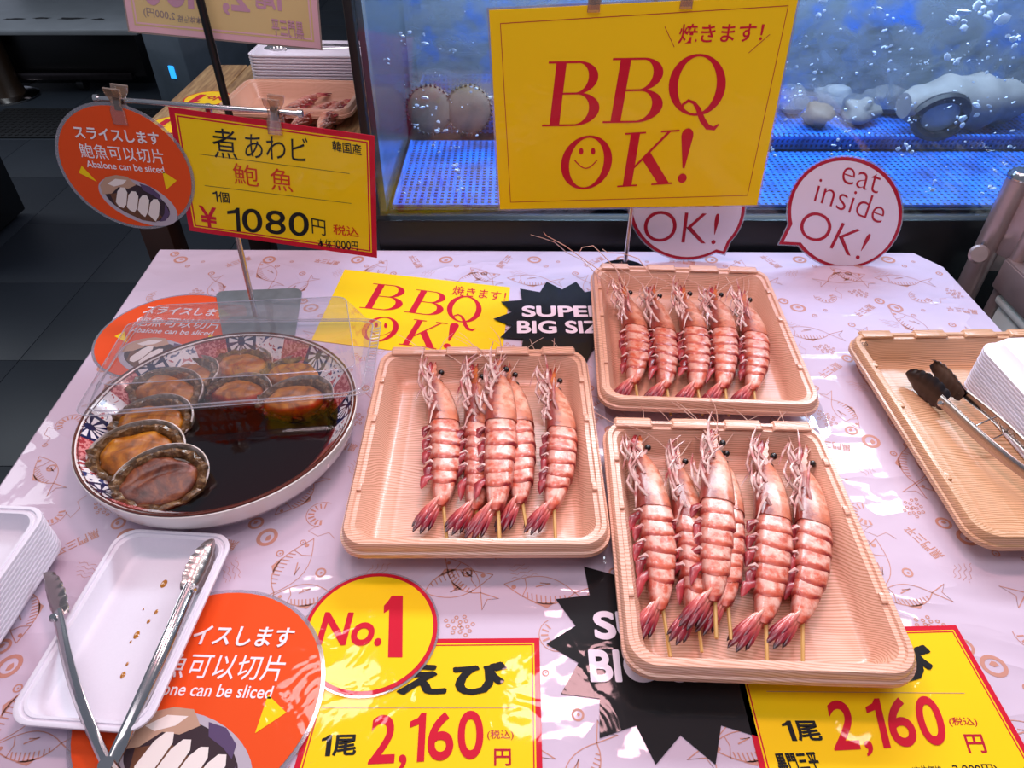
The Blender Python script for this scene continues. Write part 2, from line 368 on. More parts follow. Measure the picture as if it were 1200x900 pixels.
# ------------------------------------------------------------------ lettering
_tc = {}
ONE = [(.42, 0), (.78, 0), (.78, 1), (.50, 1), (.36, .88), (.06, .80), (.06, .66), (.42, .72)]
WID = {'1': .62, ',': .30, '.': .30, ' ': .5}
def text2d(s, bold=0, shear=0):
    key = (s, bold, shear)
    if key in _tc: return _tc[key]
    if '1' in s:                                             # set one by one, the one with its flag
        V, F, x = [], [], 0
        for c in s:
            w = WID.get(c, 1.0 if c < '\u3000' else 1.45)
            if c == '1':
                k = .19+bold*5; g = polyf([(.78-k, 0), (.78, 0), (.78, 1), (.86-k, 1), (.72-k, .90), (.10, .83), (.10, .70), (.78-k, .76)])
                g = ([((px_-.1)/.68, py_) for px_, py_ in g[0]], g[1])
            else: g = text2d(c, bold)
            y0, y1 = (-.14, .16) if c == ',' else (0, .15) if c == '.' else (0, 1)
            b = len(V); V += [(x+px_*w*.86+shear*(y0+py_*(y1-y0)), y0+py_*(y1-y0)) for px_, py_ in g[0]]; F += [tuple(i+b for i in q) for q in g[1]]; x += w
        x0 = min(p[0] for p in V); x1 = max(p[0] for p in V); y0 = min(p[1] for p in V); y1 = max(p[1] for p in V)
        _tc[key] = ([((px_-x0)/(x1-x0), (py_-y0)/(y1-y0)) for px_, py_ in V], F); return _tc[key]
    if bold > .012:
        v0, f0 = text2d(s, .010, shear); nch = max(1, len(s)*.95); V, F = [], []
        for k in range(9):
            a = k*math.pi/4; dx, dy = ((bold-.010)*math.cos(a)/nch, (bold-.010)*math.sin(a)) if k < 8 else (0, 0)
            b = len(V); V += [(x+dx, y+dy) for x, y in v0]; F += [tuple(i+b for i in q) for q in f0]
        x0 = min(p[0] for p in V); x1 = max(p[0] for p in V); y0 = min(p[1] for p in V); y1 = max(p[1] for p in V)
        _tc[key] = ([((x-x0)/(x1-x0), (y-y0)/(y1-y0)) for x, y in V], F); return _tc[key]
    c = bpy.data.curves.new('t', 'FONT'); c.body = s; c.offset = bold; c.shear = shear; c.resolution_u = 7 if s.isascii() else 3
    o = bpy.data.objects.new('t', c); C.objects.link(o); bpy.context.view_layer.update()
    dg = bpy.context.evaluated_depsgraph_get(); me = o.evaluated_get(dg).to_mesh()
    v = [(p.co.x, p.co.y) for p in me.vertices]; f = [tuple(p.vertices) for p in me.polygons]
    o.evaluated_get(dg).to_mesh_clear(); bpy.data.objects.remove(o); bpy.data.curves.remove(c)
    x0 = min(p[0] for p in v); x1 = max(p[0] for p in v); y0 = min(p[1] for p in v); y1 = max(p[1] for p in v)
    v = [((x-x0)/(x1-x0), (y-y0)/(y1-y0)) for x, y in v]
    _tc[key] = (v, f); return _tc[key]
def ell(cx, cy, rx, ry, a0=0, a1=360, n=40):
    return [(cx+rx*math.cos(R(a0+(a1-a0)*i/n)), cy+ry*math.sin(R(a0+(a1-a0)*i/n))) for i in range(n+1)]
def band(outer, inner):                       # strip between two point rows of equal length
    n = len(outer); v = list(outer)+list(inner); return v, [(i, i+1, n+i+1, n+i) for i in range(n-1)]
def polyf(pts):
    t3 = tessellate_polygon([[Vector((x, y, 0)) for x, y in pts]]); return list(pts), [tuple(t) for t in t3]
def merge(*parts):
    V = []; F = []
    for v, f in parts: b = len(V); V += v; F += [tuple(i+b for i in q) for q in f]
    return V, F
def lean(vf, k=.0): return [(x+k*y, y) for x, y in vf[0]], vf[1]
def norm(vf):
    v, f = vf; x0 = min(p[0] for p in v); x1 = max(p[0] for p in v); y0 = min(p[1] for p in v); y1 = max(p[1] for p in v)
    return [((x-x0)/(x1-x0), (y-y0)/(y1-y0)) for x, y in v], f
def rect(x0, y0, x1, y1): return [(x0, y0), (x1, y0), (x1, y1), (x0, y1)], [(0, 1, 2, 3)]
def bowl(x, y0, y1, rx, th):
    cy = (y0+y1)/2; ry = (y1-y0)/2
    return band(ell(x, cy, rx, ry, -90, 90, 20), ell(x, cy, rx-th, ry-.028, -90, 90, 20))
def glyph(ch):
    if ch == 'B':
        g = merge(rect(.13, 0, .30, 1), rect(0, 0, .55, .03), rect(0, .97, .52, 1), rect(.25, .50, .55, .53), bowl(.50, .50, 1, .36, .16), bowl(.54, 0, .53, .42, .18), rect(.28, .97, .52, 1), rect(.28, 0, .55, .03))
        return norm(lean(g, .10))
    if ch == 'O':
        return norm(lean(band(ell(.5, .5, .5, .5), ell(.5, .5, .34, .46)), .08))
    if ch == 'Q':
        tail = []
        cl = [(.30, .16), (.30, .26), (.40, .33), (.50, .30), (.58, .20), (.66, .02), (.76, -.10), (.88, -.12), (.97, -.04)]
        th = [.015, .022, .025, .03, .045, .055, .05, .035, .01]
        o_, i_ = [], []
        for k, (x, y) in enumerate(cl):
            a = Vector(cl[min(k+1, 8)]) - Vector(cl[max(k-1, 0)]); nn = Vector((-a.y, a.x)).normalized()*th[k]
            o_.append((x+nn.x, y+nn.y)); i_.append((x-nn.x, y-nn.y))
        return norm(merge(lean(band(ell(.5, .58, .5, .50), ell(.5, .58, .34, .46)), .08), band(o_, i_), ))
    if ch == 'K':
        return norm(lean(merge(rect(.10, 0, .26, 1), rect(0, 0, .36, .03), rect(0, .97, .36, 1), polyf([(.26, .40), (.74, .98), (.80, .98), (.26, .34)]), polyf([(.36, .52), (.50, .62), (.94, .02), (.74, .02)]), rect(.62, .97, .94, 1), rect(.62, 0, 1.0, .03)), .10))
    if ch == '!':
        return norm(lean(merge(polyf([(.46, .28), (.54, .28), (.72, .86)] + ell(.5, .88, .22, .12, 0, 180, 14)[1:-1] + [(.28, .86)]), polyf(ell(.5, .09, .17, .09, 0, 360, 20)[:-1])), .14))

class Sign:
    """a flat printed piece: an Empty on the plane whose local x, y lie in the plane"""
    def __init__(s, name, label, cat, origin, ex, n, group=None):
        n = Vector(n).normalized(); ex = Vector(ex); ex = (ex - n*ex.dot(n)).normalized(); ey = n.cross(ex)
        s.o = Vector(origin); s.ex, s.ey, s.n = ex, ey, n
        s.e = thing(name, label, cat, group=group)
        m = Matrix((ex, ey, n)).transposed().to_4x4(); m.translation = s.o; s.e.matrix_world = m
        s.k = 0
    def px(s, u, v):
        d = ray(u, v); t = (s.o - CAM).dot(s.n)/d.dot(s.n); p = CAM + d*t - s.o
        return (p.dot(s.ex), p.dot(s.ey))
    def slab(s, name, pts, mat, z0, z1, parent=None):
        n = len(pts); v, f = polyf(pts)
        V = [(x, y, z1) for x, y in pts] + [(x, y, z0) for x, y in pts]
        F = list(f) + [tuple(n+i for i in reversed(q)) for q in f] + [(i, (i+1) % n, n+(i+1) % n, n+i) for i in range(n)]
        mb = MB(); mb.add(V, F); return mb.build(name, mat, parent or s.e, smooth=False)
    def flat(s, name, vf, mat, z, parent=None):
        v, f = vf; par = list(range(len(v)))
        def find(i):
            while par[i] != i: par[i] = par[par[i]]; i = par[i]
            return i
        for q in f:
            for i in q[1:]: par[find(i)] = find(q[0])
        ids = {}; lay = [ids.setdefault(find(i), len(ids)) % 60 for i in range(len(v))]
        return obj(name, mesh([(x, y, z + 1e-5*k) for (x, y), k in zip(v, lay)], f, mat, False), parent or s.e)
    def affine(s, vf, bl, br, tl):
        bl, br, tl = Vector(bl), Vector(br), Vector(tl)
        return [tuple(bl + (br-bl)*x + (tl-bl)*y) for x, y in vf[0]], vf[1]
    def text(s, txt, bl, br, tl, mat, z=.0010, bold=0, shear=0, px=True, name='lettering', parent=None):
        if px: bl, br, tl = s.px(*bl), s.px(*br), s.px(*tl)
        return s.flat(name, s.affine(text2d(txt, bold, shear), bl, br, tl), mat, z, parent)
    def glyphs(s, items, mat, z=.0010):
        return s.flat('lettering', merge(*[s.affine(glyph(c), s.px(*bl), s.px(*br), s.px(*tl)) for c, bl, br, tl in items]), mat, z)
    def line(s, a, b, w, mat, z=.0010, px=True, name='printed_line'):
        if px: a, b = s.px(*a), s.px(*b)
        a, b = Vector(a), Vector(b); d = (b-a).normalized(); nn = Vector((-d.y, d.x))*w/2
        return s.flat(name, ([tuple(a+nn), tuple(a-nn), tuple(b-nn), tuple(b+nn)], [(0, 1, 2, 3)]), mat, z)
    def ringq(s, q, in0, in1, mat, z, name='border'):       # frame between two insets of a quad
        a = inset(q, in0); b = inset(q, in1); v = a + b
        return s.flat(name, (v, [(i, (i+1) % 4, 4+(i+1) % 4, 4+i) for i in range(4)]), mat, z)
def inset(q, d):
    out = []
    n = len(q)
    for i in range(n):
        p0, p1, p2 = Vector(q[i-1]), Vector(q[i]), Vector(q[(i+1) % n])
        a = (p1-p0).normalized(); b = (p2-p1).normalized(); na = Vector((-a.y, a.x)); nb = Vector((-b.y, b.x))
        bis = (na+nb); bis = bis/ max(bis.length_squared, 1e-9)*2
        out.append(tuple(p1 + bis*d))
    return out
def smooth_arc(s, cx, cy, rx, ry, a0, a1, w): return band(ell(cx, cy, rx+w, ry+w, a0, a1, 16), ell(cx, cy, rx-w, ry-w, a0, a1, 16))

# ------------------------------------------------------------------ setting: floor, wall, far counter
fl = MB().box((-1.2, 3.7, -.02), (7.0, 8.2, .03)).build('floor', 'floor_grout', smooth=False); tag(fl, 'dark blue grey tiled market floor beside the display table', 'floor', kind='structure')
tile_me = None
for ix in range(-6, 7):
    for iy in range(-2, 13):
        x = -2.03 + .46*ix; y = 1.78 + .46*iy
        if x > .2: continue
        if tile_me is None:
            tl_ = MB().box((0, 0, 0), (.4585, .4585, .006)).build('floor_tile', 'floor_tile', fl, bevel=.0015); tile_me = tl_.data
        else: tl_ = obj('floor_tile', tile_me, fl); tile_me.name = 'floor_tile'
        tl_.location = (x+.23, y+.23, -.003)
wl = MB().box((-1.2, 7.75, 1.3), (7.0, .1, 2.6)).build('wall_back', 'tank_grey', smooth=False); tag(wl, 'grey wall far behind the fish market aisle', 'wall', kind='structure')

ct = thing('steel_counter', 'low black counter with scuffed steel top, far left across the aisle', 'counter', (-3.46, 4.3, 0))
box('body', (0, .38, .215), (2.62, .62, .25), 'black_plastic', ct)
box('worktop', (.05, .35, .375), (2.75, .95, .03), 'foot_top', ct, bevel=.006)
box('base_rail', (0, .03, .105), (2.5, .04, .035), 'dark_steel', ct)
for cx in (-.55, .15, .9):
    w = MB().tube([(-.02, 0, 0), (.02, 0, 0)], .04, 14).build('caster', 'black_plastic', ct, loc=(cx, .1, .042))
for k, (cx, cy, sx) in enumerate([(.20, .08, .13), (.35, .10, .10), (.52, .09, .16), (.68, .07, .07)]):
    mb = MB(); v, f = polyf([(cx+sx*.5*math.cos(a)*(1+.4*random.uniform(-1, 1)), cy+.02*math.sin(a)*(1+.5*random.uniform(-1, 1)), )[:2] for a in [2*math.pi*i/14 for i in range(14)]])
    mb.add([(x+.45, y+.02, .3912) for x, y in v], f); mb.build('scuff_mark', 'black_matte', ct, smooth=False)
pl = thing('control_cabinet', 'dark grey machine corner with a small lit blue display', 'machine', (-1.86, 4.05, 0), -.4)
box('housing', (0, .25, .20), (.26, .5, .40), 'tank_grey', pl, bevel=.01)
box('indicator', (.02, -.003, .21), (.035, .01, .065), 'blue_lamp', pl, bevel=.003)
pd = thing('pedestal', 'brown round pedestal on a chrome ring foot beneath the steel counter', 'pedestal', (-2.95, 4.275, 0))
MB().lathe([(0, .02), (.10, .02), (.085, .08), (.078, .355), (0, .355)], 28).build('column', 'brown_pillar', pd)
MB().lathe([(0, .0), (.16, 0), (.165, .012), (.14, .022), (0, .026)], 32).build('ring_foot', 'chrome', pd)
mt = thing('rubber_mat', 'black studded rubber mat on the floor under the counter', 'mat', (-2.3, 3.85, 0))
box('base', (0, 0, .006), (1.1, .42, .010), 'rubber_mat', mt)
mb = MB()
for i in range(30):
    for j in range(11): mb.box((-.53+i*.0365, -.19+j*.037, .0125), (.02, .02, .004), R(45))
mb.build('studs', 'rubber_mat', mt, smooth=False, kind='stuff')
bx = thing('black_cabinet', 'tall black cabinet cut by the left picture edge', 'cabinet', P(36, 250, 0))
box('body', (-.36, -.26, .56), (.70, .52, 1.08), 'black_plastic', bx, bevel=.008); box('plinth', (-.37, -.27, .012), (.66, .48, .024), 'dark_steel', bx)

# ------------------------------------------------------------------ back-left bench and what stands on it
BZ = .85
bn = thing('wooden_bench', 'rough wooden plank bench left of the fish tank', 'bench', (-.53, 1.60, 0))
for i in range(5):
    box('plank', (-.20+i*.102, 0, BZ-.015), (.099, .66, .03), 'bench_wood', bn, bevel=.003)
for lx in (-.2, .2):
    for ly in (-.26, .26): box('leg', (lx, ly, (BZ-.03)/2), (.06, .06, BZ-.03), 'dark_wood', bn)

# ------------------------------------------------------------------ display table and tablecloth
def table_poly(m=0):
    L = lambda y: -.641 + (1.156-y)*.040; Rr = lambda y: .757 + (1.14-y)*.01
    return [(L(.12)-m, .12-m), (Rr(.12)+m, .12-m), (Rr(1.09)+m, 1.09+m*.5), (Rr(1.09)-.03, 1.138+m), (L(1.156)-m, 1.150+m)]
tb = thing('display_table', 'wooden display table under the printed vinyl cloth', 'table', (0, 0, 0))
def prism(pts, z0, z1):
    n = len(pts); return MB().loft([[Vector((x, y, z0)) for x, y in pts], [Vector((x, y, z1)) for x, y in pts]], True, True, True)
prism(table_poly(), TZ-.04, TZ).build('tabletop', 'dark_wood', tb, smooth=False)
for x, y in ((-.57, 1.08), (.68, 1.06), (-.54, .18), (.70, .18)): box('leg', (x, y, (TZ-.04)/2), (.08, .08, TZ-.04), 'dark_wood', tb)
CZ = TZ + .0015
cl = thing('tablecloth', 'white vinyl tablecloth printed with tan fish and rings on the table', 'tablecloth', (0, 0, CZ))
o_, i_ = table_poly(.004), table_poly(.001)
MB().loft([[Vector((x, y, -.07)) for x, y in o_], [Vector((x, y, -.002)) for x, y in o_], [Vector((x, y, 0)) for x, y in i_]], True, False, True).build('sheet', 'cloth', cl, smooth=False)
# print: line motifs laid flat on the cloth
def strip(pts, w, closed=False):
    pts = [Vector(p) for p in pts]; n = len(pts); o_, i_ = [], []
    for k in range(n):
        d = (pts[min(k+1, n-1)] - pts[max(k-1, 0)]); d = d.normalized() if d.length > 1e-9 else Vector((1, 0))
        if closed and k in (0, n-1): d = (pts[1]-pts[n-2]).normalized()
        nn = Vector((-d.y, d.x))*w/2; o_.append(tuple(pts[k]+nn)); i_.append(tuple(pts[k]-nn))
    return band(o_, i_)
def m_fish(L=.075):
    top = [(L*(x), L*.24*math.sin(math.pi*min(1, x**.8))) for x in [i/12 for i in range(13)]]
    bot = [(L*(x), -L*.20*math.sin(math.pi*min(1, x**.9))) for x in [i/12 for i in range(13)]]
    out = [strip(top, .0011), strip(bot, .0009), strip([(0, 0), (-L*.28, L*.20), (-L*.18, 0), (-L*.30, -L*.16), (0, 0)], .0011)]
    out.append(polyf(ell(L*.86, L*.03, L*.035, L*.035, 0, 360, 10)[:-1]))
    out.append(strip([(L*.72, L*.17), (L*.68, 0), (L*.72, -L*.13)], .0009))
    out.append(strip([(L*.55, -.02*L), (L*.35, -L*.10), (L*.50, -L*.09)], .0014))
    for i in range(9):
        x = .12+i*.065; yy = .24*math.sin(math.pi*x**.8)
        out.append(strip([(L*x, L*yy*.95), (L*(x+.02), L*yy*.45)], .0012))
    out.append(polyf([(L*.25, L*.19), (L*.36, L*.30), (L*.55, L*.24)]))
    return merge(*out)
def m_ring(r): return merge(band(ell(0, 0, r, r*.92, 0, 360, 24), ell(0, 0, r*.66, r*.58, 0, 360, 24)), polyf([(-r*.4, -.1*r), (0, r*.1), (.35*r, -.05*r), (.1*r, -.4*r), (-.2*r, -.38*r)]))
def m_small(r): return merge(band(ell(0, 0, r, r, 0, 360, 14), ell(0, 0, r*.65, r*.65, 0, 360, 14)), polyf(ell(0, -.1*r, .25*r, .25*r, 0, 360, 8)[:-1]))
def m_roe():
    out = []
    for i in range(16):
        a = i*2.4; d = .0028*math.sqrt(i); out.append(band(ell(d*math.cos(a)*1.5, d*math.sin(a), .0024, .0022, 0, 360, 8), ell(d*math.cos(a)*1.5, d*math.sin(a), .0012, .0011, 0, 360, 8)))
    return merge(*out)
def m_shrimp():
    out = []
    for i in range(9):
        a = R(200-i*24); r = .016; out.append(strip([(r*math.cos(a), r*math.sin(a)), (r*.55*math.cos(a), r*.55*math.sin(a))], .0026*(1-.05*i)))
    out.append(strip([(.018*math.cos(R(a)), .018*math.sin(R(a))) for a in range(-10, 210, 16)], .0009))
    out.append(strip([(-.016, -.004), (-.026, .004), (-.03, -.01), (-.022, -.02), (-.028, -.03)], .0007))
    return merge(*out)
def m_text():
    v, f = text2d('黒門三平', .012); return [((x-.5)*.046, (y-.5)*.0135) for x, y in v], f
def m_wave():
    out = []
    for k in range(4): out.append(strip([(-.014+.003*k+.001*math.sin(i*2.1+k), .006*k-.009+.0015*math.sin(i*1.3)) if False else (-.014+.0035*i, .005*k-.008+.0016*math.sin(i*2+k)) for i in range(9-k)], .0005))
    return merge(*out)
motifs = [(m_fish(), .036, .020, .3), (m_ring(.0125), .010, .092, .2), (m_text(), .115, .085, 1.1), (m_small(.006), .080, .045, 0), (m_shrimp(), .065, .125, .4), (m_roe(), .125, .135, .2), (m_small(.0045), .030, .070, 0), (m_fish(.06), .095, .020, 2.3), (m_wave(), .140, .048, .2), (m_ring(.009), .150, .112, 2), (m_small(.0035), .052, .085, .1)]
pv, pf = [], []
CELL = .158
poly_t = table_poly(-.006)
def inside(x, y):
    return all((poly_t[(i+1) % 5][0]-poly_t[i][0])*(y-poly_t[i][1]) - (poly_t[(i+1) % 5][1]-poly_t[i][1])*(x-poly_t[i][0]) > 0 for i in range(5))
for ix in range(-5, 7):
    for iy in range(0, 9):
        for (v, f), mx, my, rot in motifs:
            bx_ = ix*CELL + mx + (iy % 2)*.05 - .02; by_ = iy*CELL*.97 + my - .05
            rr_ = rot + .9*((ix*3+iy*5) % 4) ; ca, sa = math.cos(rr_), math.sin(rr_)
            q = [(bx_+x*ca-y*sa, by_+x*sa+y*ca) for x, y in v]
            if not all(inside(*p) for p in q[::3]): continue
            b = len(pv); pv += [(x, y, .00025) for x, y in q]; pf += [tuple(b+i for i in g) for g in f]
pr = obj('printed_pattern', mesh(pv, pf, 'cloth_print', False), cl); pr['kind'] = 'stuff'

# ------------------------------------------------------------------ flat signs on the cloth
UP = (0, 0, 1)
def flat_sign(name, label, cat, u, v, lift, rot=0, group=None):
    o = P(u, v, CZ+lift); return Sign(name, label, cat, o, (math.cos(rot), math.sin(rot), 0), UP, group)
def circle(r, n=56, cx=0, cy=0): return ell(cx, cy, r, r, 0, 360, n)[:-1]
def orange_face(s, r, z=.0008):
    """face of the abalone notice: three lines of text, two arrows, picture of a sliced abalone"""
    face = s.slab('face', circle(r*.965), 'print_orange', .0004, z)
    b = z+.0003
    def tx(t, y, hw, hh, bold, cx=0):
        s.text(t, (-hw*r+cx*r, (y-hh)*r), (hw*r+cx*r, (y-hh)*r), (-hw*r+cx*r, (y+hh)*r), 'print_white', b, bold, px=False)
    tx('スライスします', .53, .62, .095, .022); tx('鮑魚可以切片', .25, .62, .115, .004); tx('Abalone can be sliced', .04, .58, .055, .010)
    s.flat('arrow', polyf([(-.74*r, -.12*r), (-.66*r, .0*r), (-.50*r, -.25*r)]), 'print_yellow', b)
    s.flat('arrow', polyf([(.74*r, -.12*r), (.54*r, -.29*r), (.55*r, .02*r)]), 'print_yellow', b)
    def T(pts, k=-22, cx=.04*r, cy=-.53*r):
        a = R(k); return [(cx+r*(x*math.cos(a)-y*math.sin(a)), cy+r*(x*math.sin(a)+y*math.cos(a))) for x, y in pts]
    pic = s.flat('picture', polyf(T(ell(0.02, 0, .60, .36, 0, 360, 36)[:-1])), 'print_grey', b)
    s.flat('shell_shade', polyf(T(ell(.0, .0, .50, .29, 0, 360, 30)[:-1])), 'print_dark', b+.0001, pic)
    s.flat('shell_edge', polyf(T([(-.56, .02), (-.50, .20), (-.36, .31), (-.20, .36), (-.06, .28), (-.16, .16), (-.30, .12), (-.38, -.04), (-.50, -.12)])), 'print_tan', b+.0002, pic)
    s.flat('shell_highlight', polyf(T([(-.46, .10), (-.36, .24), (-.20, .30), (-.24, .20), (-.36, .10)])), 'print_slice', b+.00025, pic)
    s.flat('shell_tint', polyf(T([(-.02, .33), (.14, .35), (.30, .28), (.34, .18), (.22, .22), (.06, .24)])), 'print_purple', b+.0002, pic)
    s.flat('shell_tint', polyf(T([(.40, .16), (.50, .02), (.46, -.14), (.38, -.2), (.42, -.02)])), 'print_purple', b+.0002, pic)
    s.flat('brown_flesh', polyf(T([(-.40, -.06), (-.30, -.22), (-.10, -.28), (.12, -.30), (.32, -.24), (.40, -.10), (.2, .05), (-.2, .08)])), 'print_brown', b+.0003, pic)
    for k in range(4):
        x = -.31+k*.165
        s.flat('slice', polyf(T([(x, -.14-.02*(k % 2)), (x+.01, .06), (x+.05, .15), (x+.11, .17), (x+.155, .10), (x+.155, -.12), (x+.12, -.20-.015*k), (x+.05, -.20)], -18)), 'print_slice', b+.0004+.0001*k, pic)
    return face
s = flat_sign('round_notice', 'orange round abalone notice flat on the cloth behind the sauce dish', 'sign', 205, 398, .0004, R(-4))
s.e.location = (-.527, .890, CZ+.0004)
s.slab('laminate', circle(.112), 'laminate', 0, .0004); orange_face(s, .112)
s = flat_sign('round_notice', 'orange round abalone notice flat on the cloth under the empty foam tray', 'sign', 270, 800, .0036, R(-2))
s.e.location = (-.288, .318, CZ+.0036)
s.slab('laminate', circle(.113), 'laminate', 0, .0004); orange_face(s, .113)
# price cards
def price_card(label, corners, lift):
    s = flat_sign('price_card', label, 'price card', *corners[0], lift)
    q = [s.px(*c) for c in corners]
    s.slab('card', q, 'print_red', 0, .0006); z = .0008
    s.flat('panel', (inset(q, .0052), [(0, 1, 2, 3)]), 'print_yellow', z)
    s.ringq(q, .0066, .0078, 'print_red', z+.0002, 'border_line'); return s
s = price_card('yellow price card reading 2,160 partly under the round number one badge', [(328, 958), (637, 958), (632, 748), (388, 750)], .0004)
z = .0011
s.text('海', (400, 816), (462, 816), (404, 778), 'print_black', z, .04)
s.text('えび', (464, 816), (595, 815), (468, 777), 'print_black', z, .045)
s.line((377, 830), (603, 830), .0006, 'print_tan', z)
s.text('1尾', (375, 887), (417, 886), (378, 862), 'print_black', z, .03)
s.text('2,160', (430, 905), (567, 898), (437, 839), 'print_red', z, .022)
s.text('(税込)', (571, 868), (602, 868), (571, 856), 'print_crimson', z, .008)
s.text('円', (579, 898), (599, 898), (579, 878), 'print_crimson', z, .02)
s = price_card('yellow price card reading 2,160 under the corner of the lower right shrimp tray', [(905, 960), (1247, 955), (1120, 733), (851, 740)], .0004)
s.text('えび', (985, 801), (1102, 799), (975, 758), 'print_black', z, .045)
s.line((898, 811), (1130, 813), .0006, 'print_tan', z)
s.text('1尾', (922, 869), (965, 869), (914, 845), 'print_black', z, .03)
s.text('2,160', (979, 889), (1116, 882), (967, 822), 'print_red', z, .022)
s.text('(税込)', (1113, 852), (1146, 852), (1110, 841), 'print_crimson', z, .008)
s.text('円', (1135, 883), (1157, 883), (1128, 861), 'print_crimson', z, .02)
s.text('黒門三平', (914, 906), (963, 903), (906, 884), 'print_black', z, .03)
s.text('(本体価格', (1072, 909), (1108, 909), (1066, 898), 'print_black', z, .006)
s.text('2,000円)', (1119, 909), (1172, 909), (1114, 896), 'print_black', z, .012)
# number-one badge
s = flat_sign('number_one_badge', 'yellow round badge with red No.1 lying over the price card', 'sign', 434, 739, .0022)
s.slab('laminate', circle(.0690), 'laminate', 0, .0004); s.slab('rim', circle(.0668), 'print_red', .0004, .0008)
s.flat('face', polyf(circle(.0628)), 'print_yellow', .0010)
s.text('No.', (370, 757), (447, 758), (375, 718), 'print_red', .0013, .035, .18); s.text('1', (452, 771), (477, 771), (449, 699), 'print_red', .0013, .06, .12)
# starbursts
def burst(label, cx, cy, r, n, lift, rows):
    s = Sign('starburst_sign', label, 'sign', (cx, cy, CZ+lift), (1, 0, 0), UP)
    pts = []
    for k in range(n*2):
        a = R(180) - math.pi*k/n; rr = r*(1 if k % 2 == 0 else .76); pts.append((rr*math.cos(a), rr*math.sin(a)))
    s.slab('card', pts[::-1], 'print_black', 0, .0006)
    for t_, x0, x1, y0, y1 in rows: s.text(t_, (x0, y0), (x1, y0), (x0, y1), 'print_pinkwhite', .0010, .055, px=False)
rows = [('SUPER', -.068, .068, .004, .036), ('BIG SIZE', -.076, .076, -.040, -.006)]
c1 = P(662, 376, CZ)
burst('black starburst sign in white block letters between the yellow card and upper tray', c1.x, c1.y, .113, 14, .0034, rows)
c2 = P(776, 742, CZ)
burst('black starburst sign mostly hidden under the lower right shrimp tray', c2.x, c2.y-.012, .116, 14, .0004, rows)
# yellow card lying flat
s = flat_sign('grill_card', 'yellow card with red BBQ OK lettering lying flat behind the trays', 'sign', 365, 398, .0004)
a, b, c = s.px(365, 399), s.px(404, 316), s.px(598, 337)
q = [a, (a[0]+c[0]-b[0], a[1]+c[1]-b[1]), c, b]
s.slab('card', q, 'print_yellow', 0, .0006)
s.glyphs([('B', (421, 361), (469, 366), (433, 332)), ('B', (473, 366), (517, 372), (484, 339)), ('Q', (519, 382), (560, 390), (528, 344)),
          ('O', (419, 399), (461, 403), (431, 370)), ('K', (467, 404), (513, 410), (481, 374)), ('!', (519, 408), (531, 410), (527, 378))], 'print_red', .0009)
s.text('焼きます！', (529, 346), (592, 354), (532, 335), 'print_red', .0009, .01)
for ex, ey in ((441, 381), (452, 382)): s.flat('smile_eye', polyf([s.px(ex+2.0*math.cos(a_), ey+3.0*math.sin(a_)) for a_ in [i*.628 for i in range(10)]]), 'print_red', .0009)
s.flat('smile', strip([s.px(434+i*3.0, 389+4.5*math.sin(math.pi*i/8)) for i in range(9)], .0016), 'print_red', .0009)

# ------------------------------------------------------------------ fish tank against the back of the table
TX0, TX1, TY0, TY1, TB, TT = -.235, 1.55, 1.165, 1.95, .812, 1.30
tk = thing('fish_tank', 'glass fish tank on a black base behind the table', 'fish tank', (0, 0, 0))
box('base', ((TX0+TX1)/2, (TY0+TY1)/2, TB/2-.004), (TX1-TX0+.02, TY1-TY0, TB-.010), 'black_plastic', tk, bevel=.004)
box('front_pane', ((TX0+TX1)/2, TY0+.004, (TB+TT)/2), (TX1-TX0, .008, TT-TB), 'tank_glass', tk, bevel=0)
box('side_panel', (TX0+.004, (TY0+TY1)/2+.008, (TB+TT)/2), (.010, TY1-TY0-.02, TT-TB), 'tank_grey', tk, bevel=0)
box('side_panel', (TX1, (TY0+TY1)/2+.008, (TB+TT)/2), (.010, TY1-TY0-.02, TT-TB), 'tank_grey', tk, bevel=0)
box('back_panel', ((TX0+TX1)/2, TY1-.005, (TB+TT)/2), (TX1-TX0, .010, TT-TB), 'tank_back', tk, bevel=0)
box('corner_seal', (TX0-.008, TY0+.006, (TB+TT)/2), (.014, .020, TT-TB), 'black_matte', tk)
wt = thing('tank_water', 'bluish water filling the fish tank', 'water', (0, 0, 0))
MB().box(((TX0+TX1)/2, TY0+.016, (TB+TT)/2-.03), (TX1-TX0-.03, .004, TT-TB-.07)).build('water_face', 'water', wt, smooth=False)
MB().box(((TX0+TX1)/2, 1.595, (TB+TT)/2-.01), (TX1-TX0-.03, .002, TT-TB-.10)).build('cloudy_layer', 'murk_a', wt, smooth=False)
MB().box(((TX0+TX1)/2, 1.735, (TB+TT)/2-.01), (TX1-TX0-.03, .002, TT-TB-.10)).build('cloudy_layer', 'murk_b', wt, smooth=False)
def mat_panel(name, label, x0, x1, y0, y1, z, mat='blue_mesh'):
    m = thing(name, label, 'mesh mat', ((x0+x1)/2, (y0+y1)/2, z))
    box('sheet', (0, 0, .004), (x1-x0, y1-y0, .006), mat, m, bevel=.001)
    for sx in (-1, 1): box('edge_strip', (sx*(x1-x0)/2, 0, .003), (.006, y1-y0, .012), 'blue_mesh_wall', m)
mat_panel('perforated_mat', 'blue perforated mat on the tank floor beside the left glass', TX0+.02, .42, TY0+.03, 1.50, TB)
mat_panel('perforated_mat', 'blue perforated mat on the tank floor behind the round speech sign', .43, TX1-.02, TY0+.03, 1.44, TB)
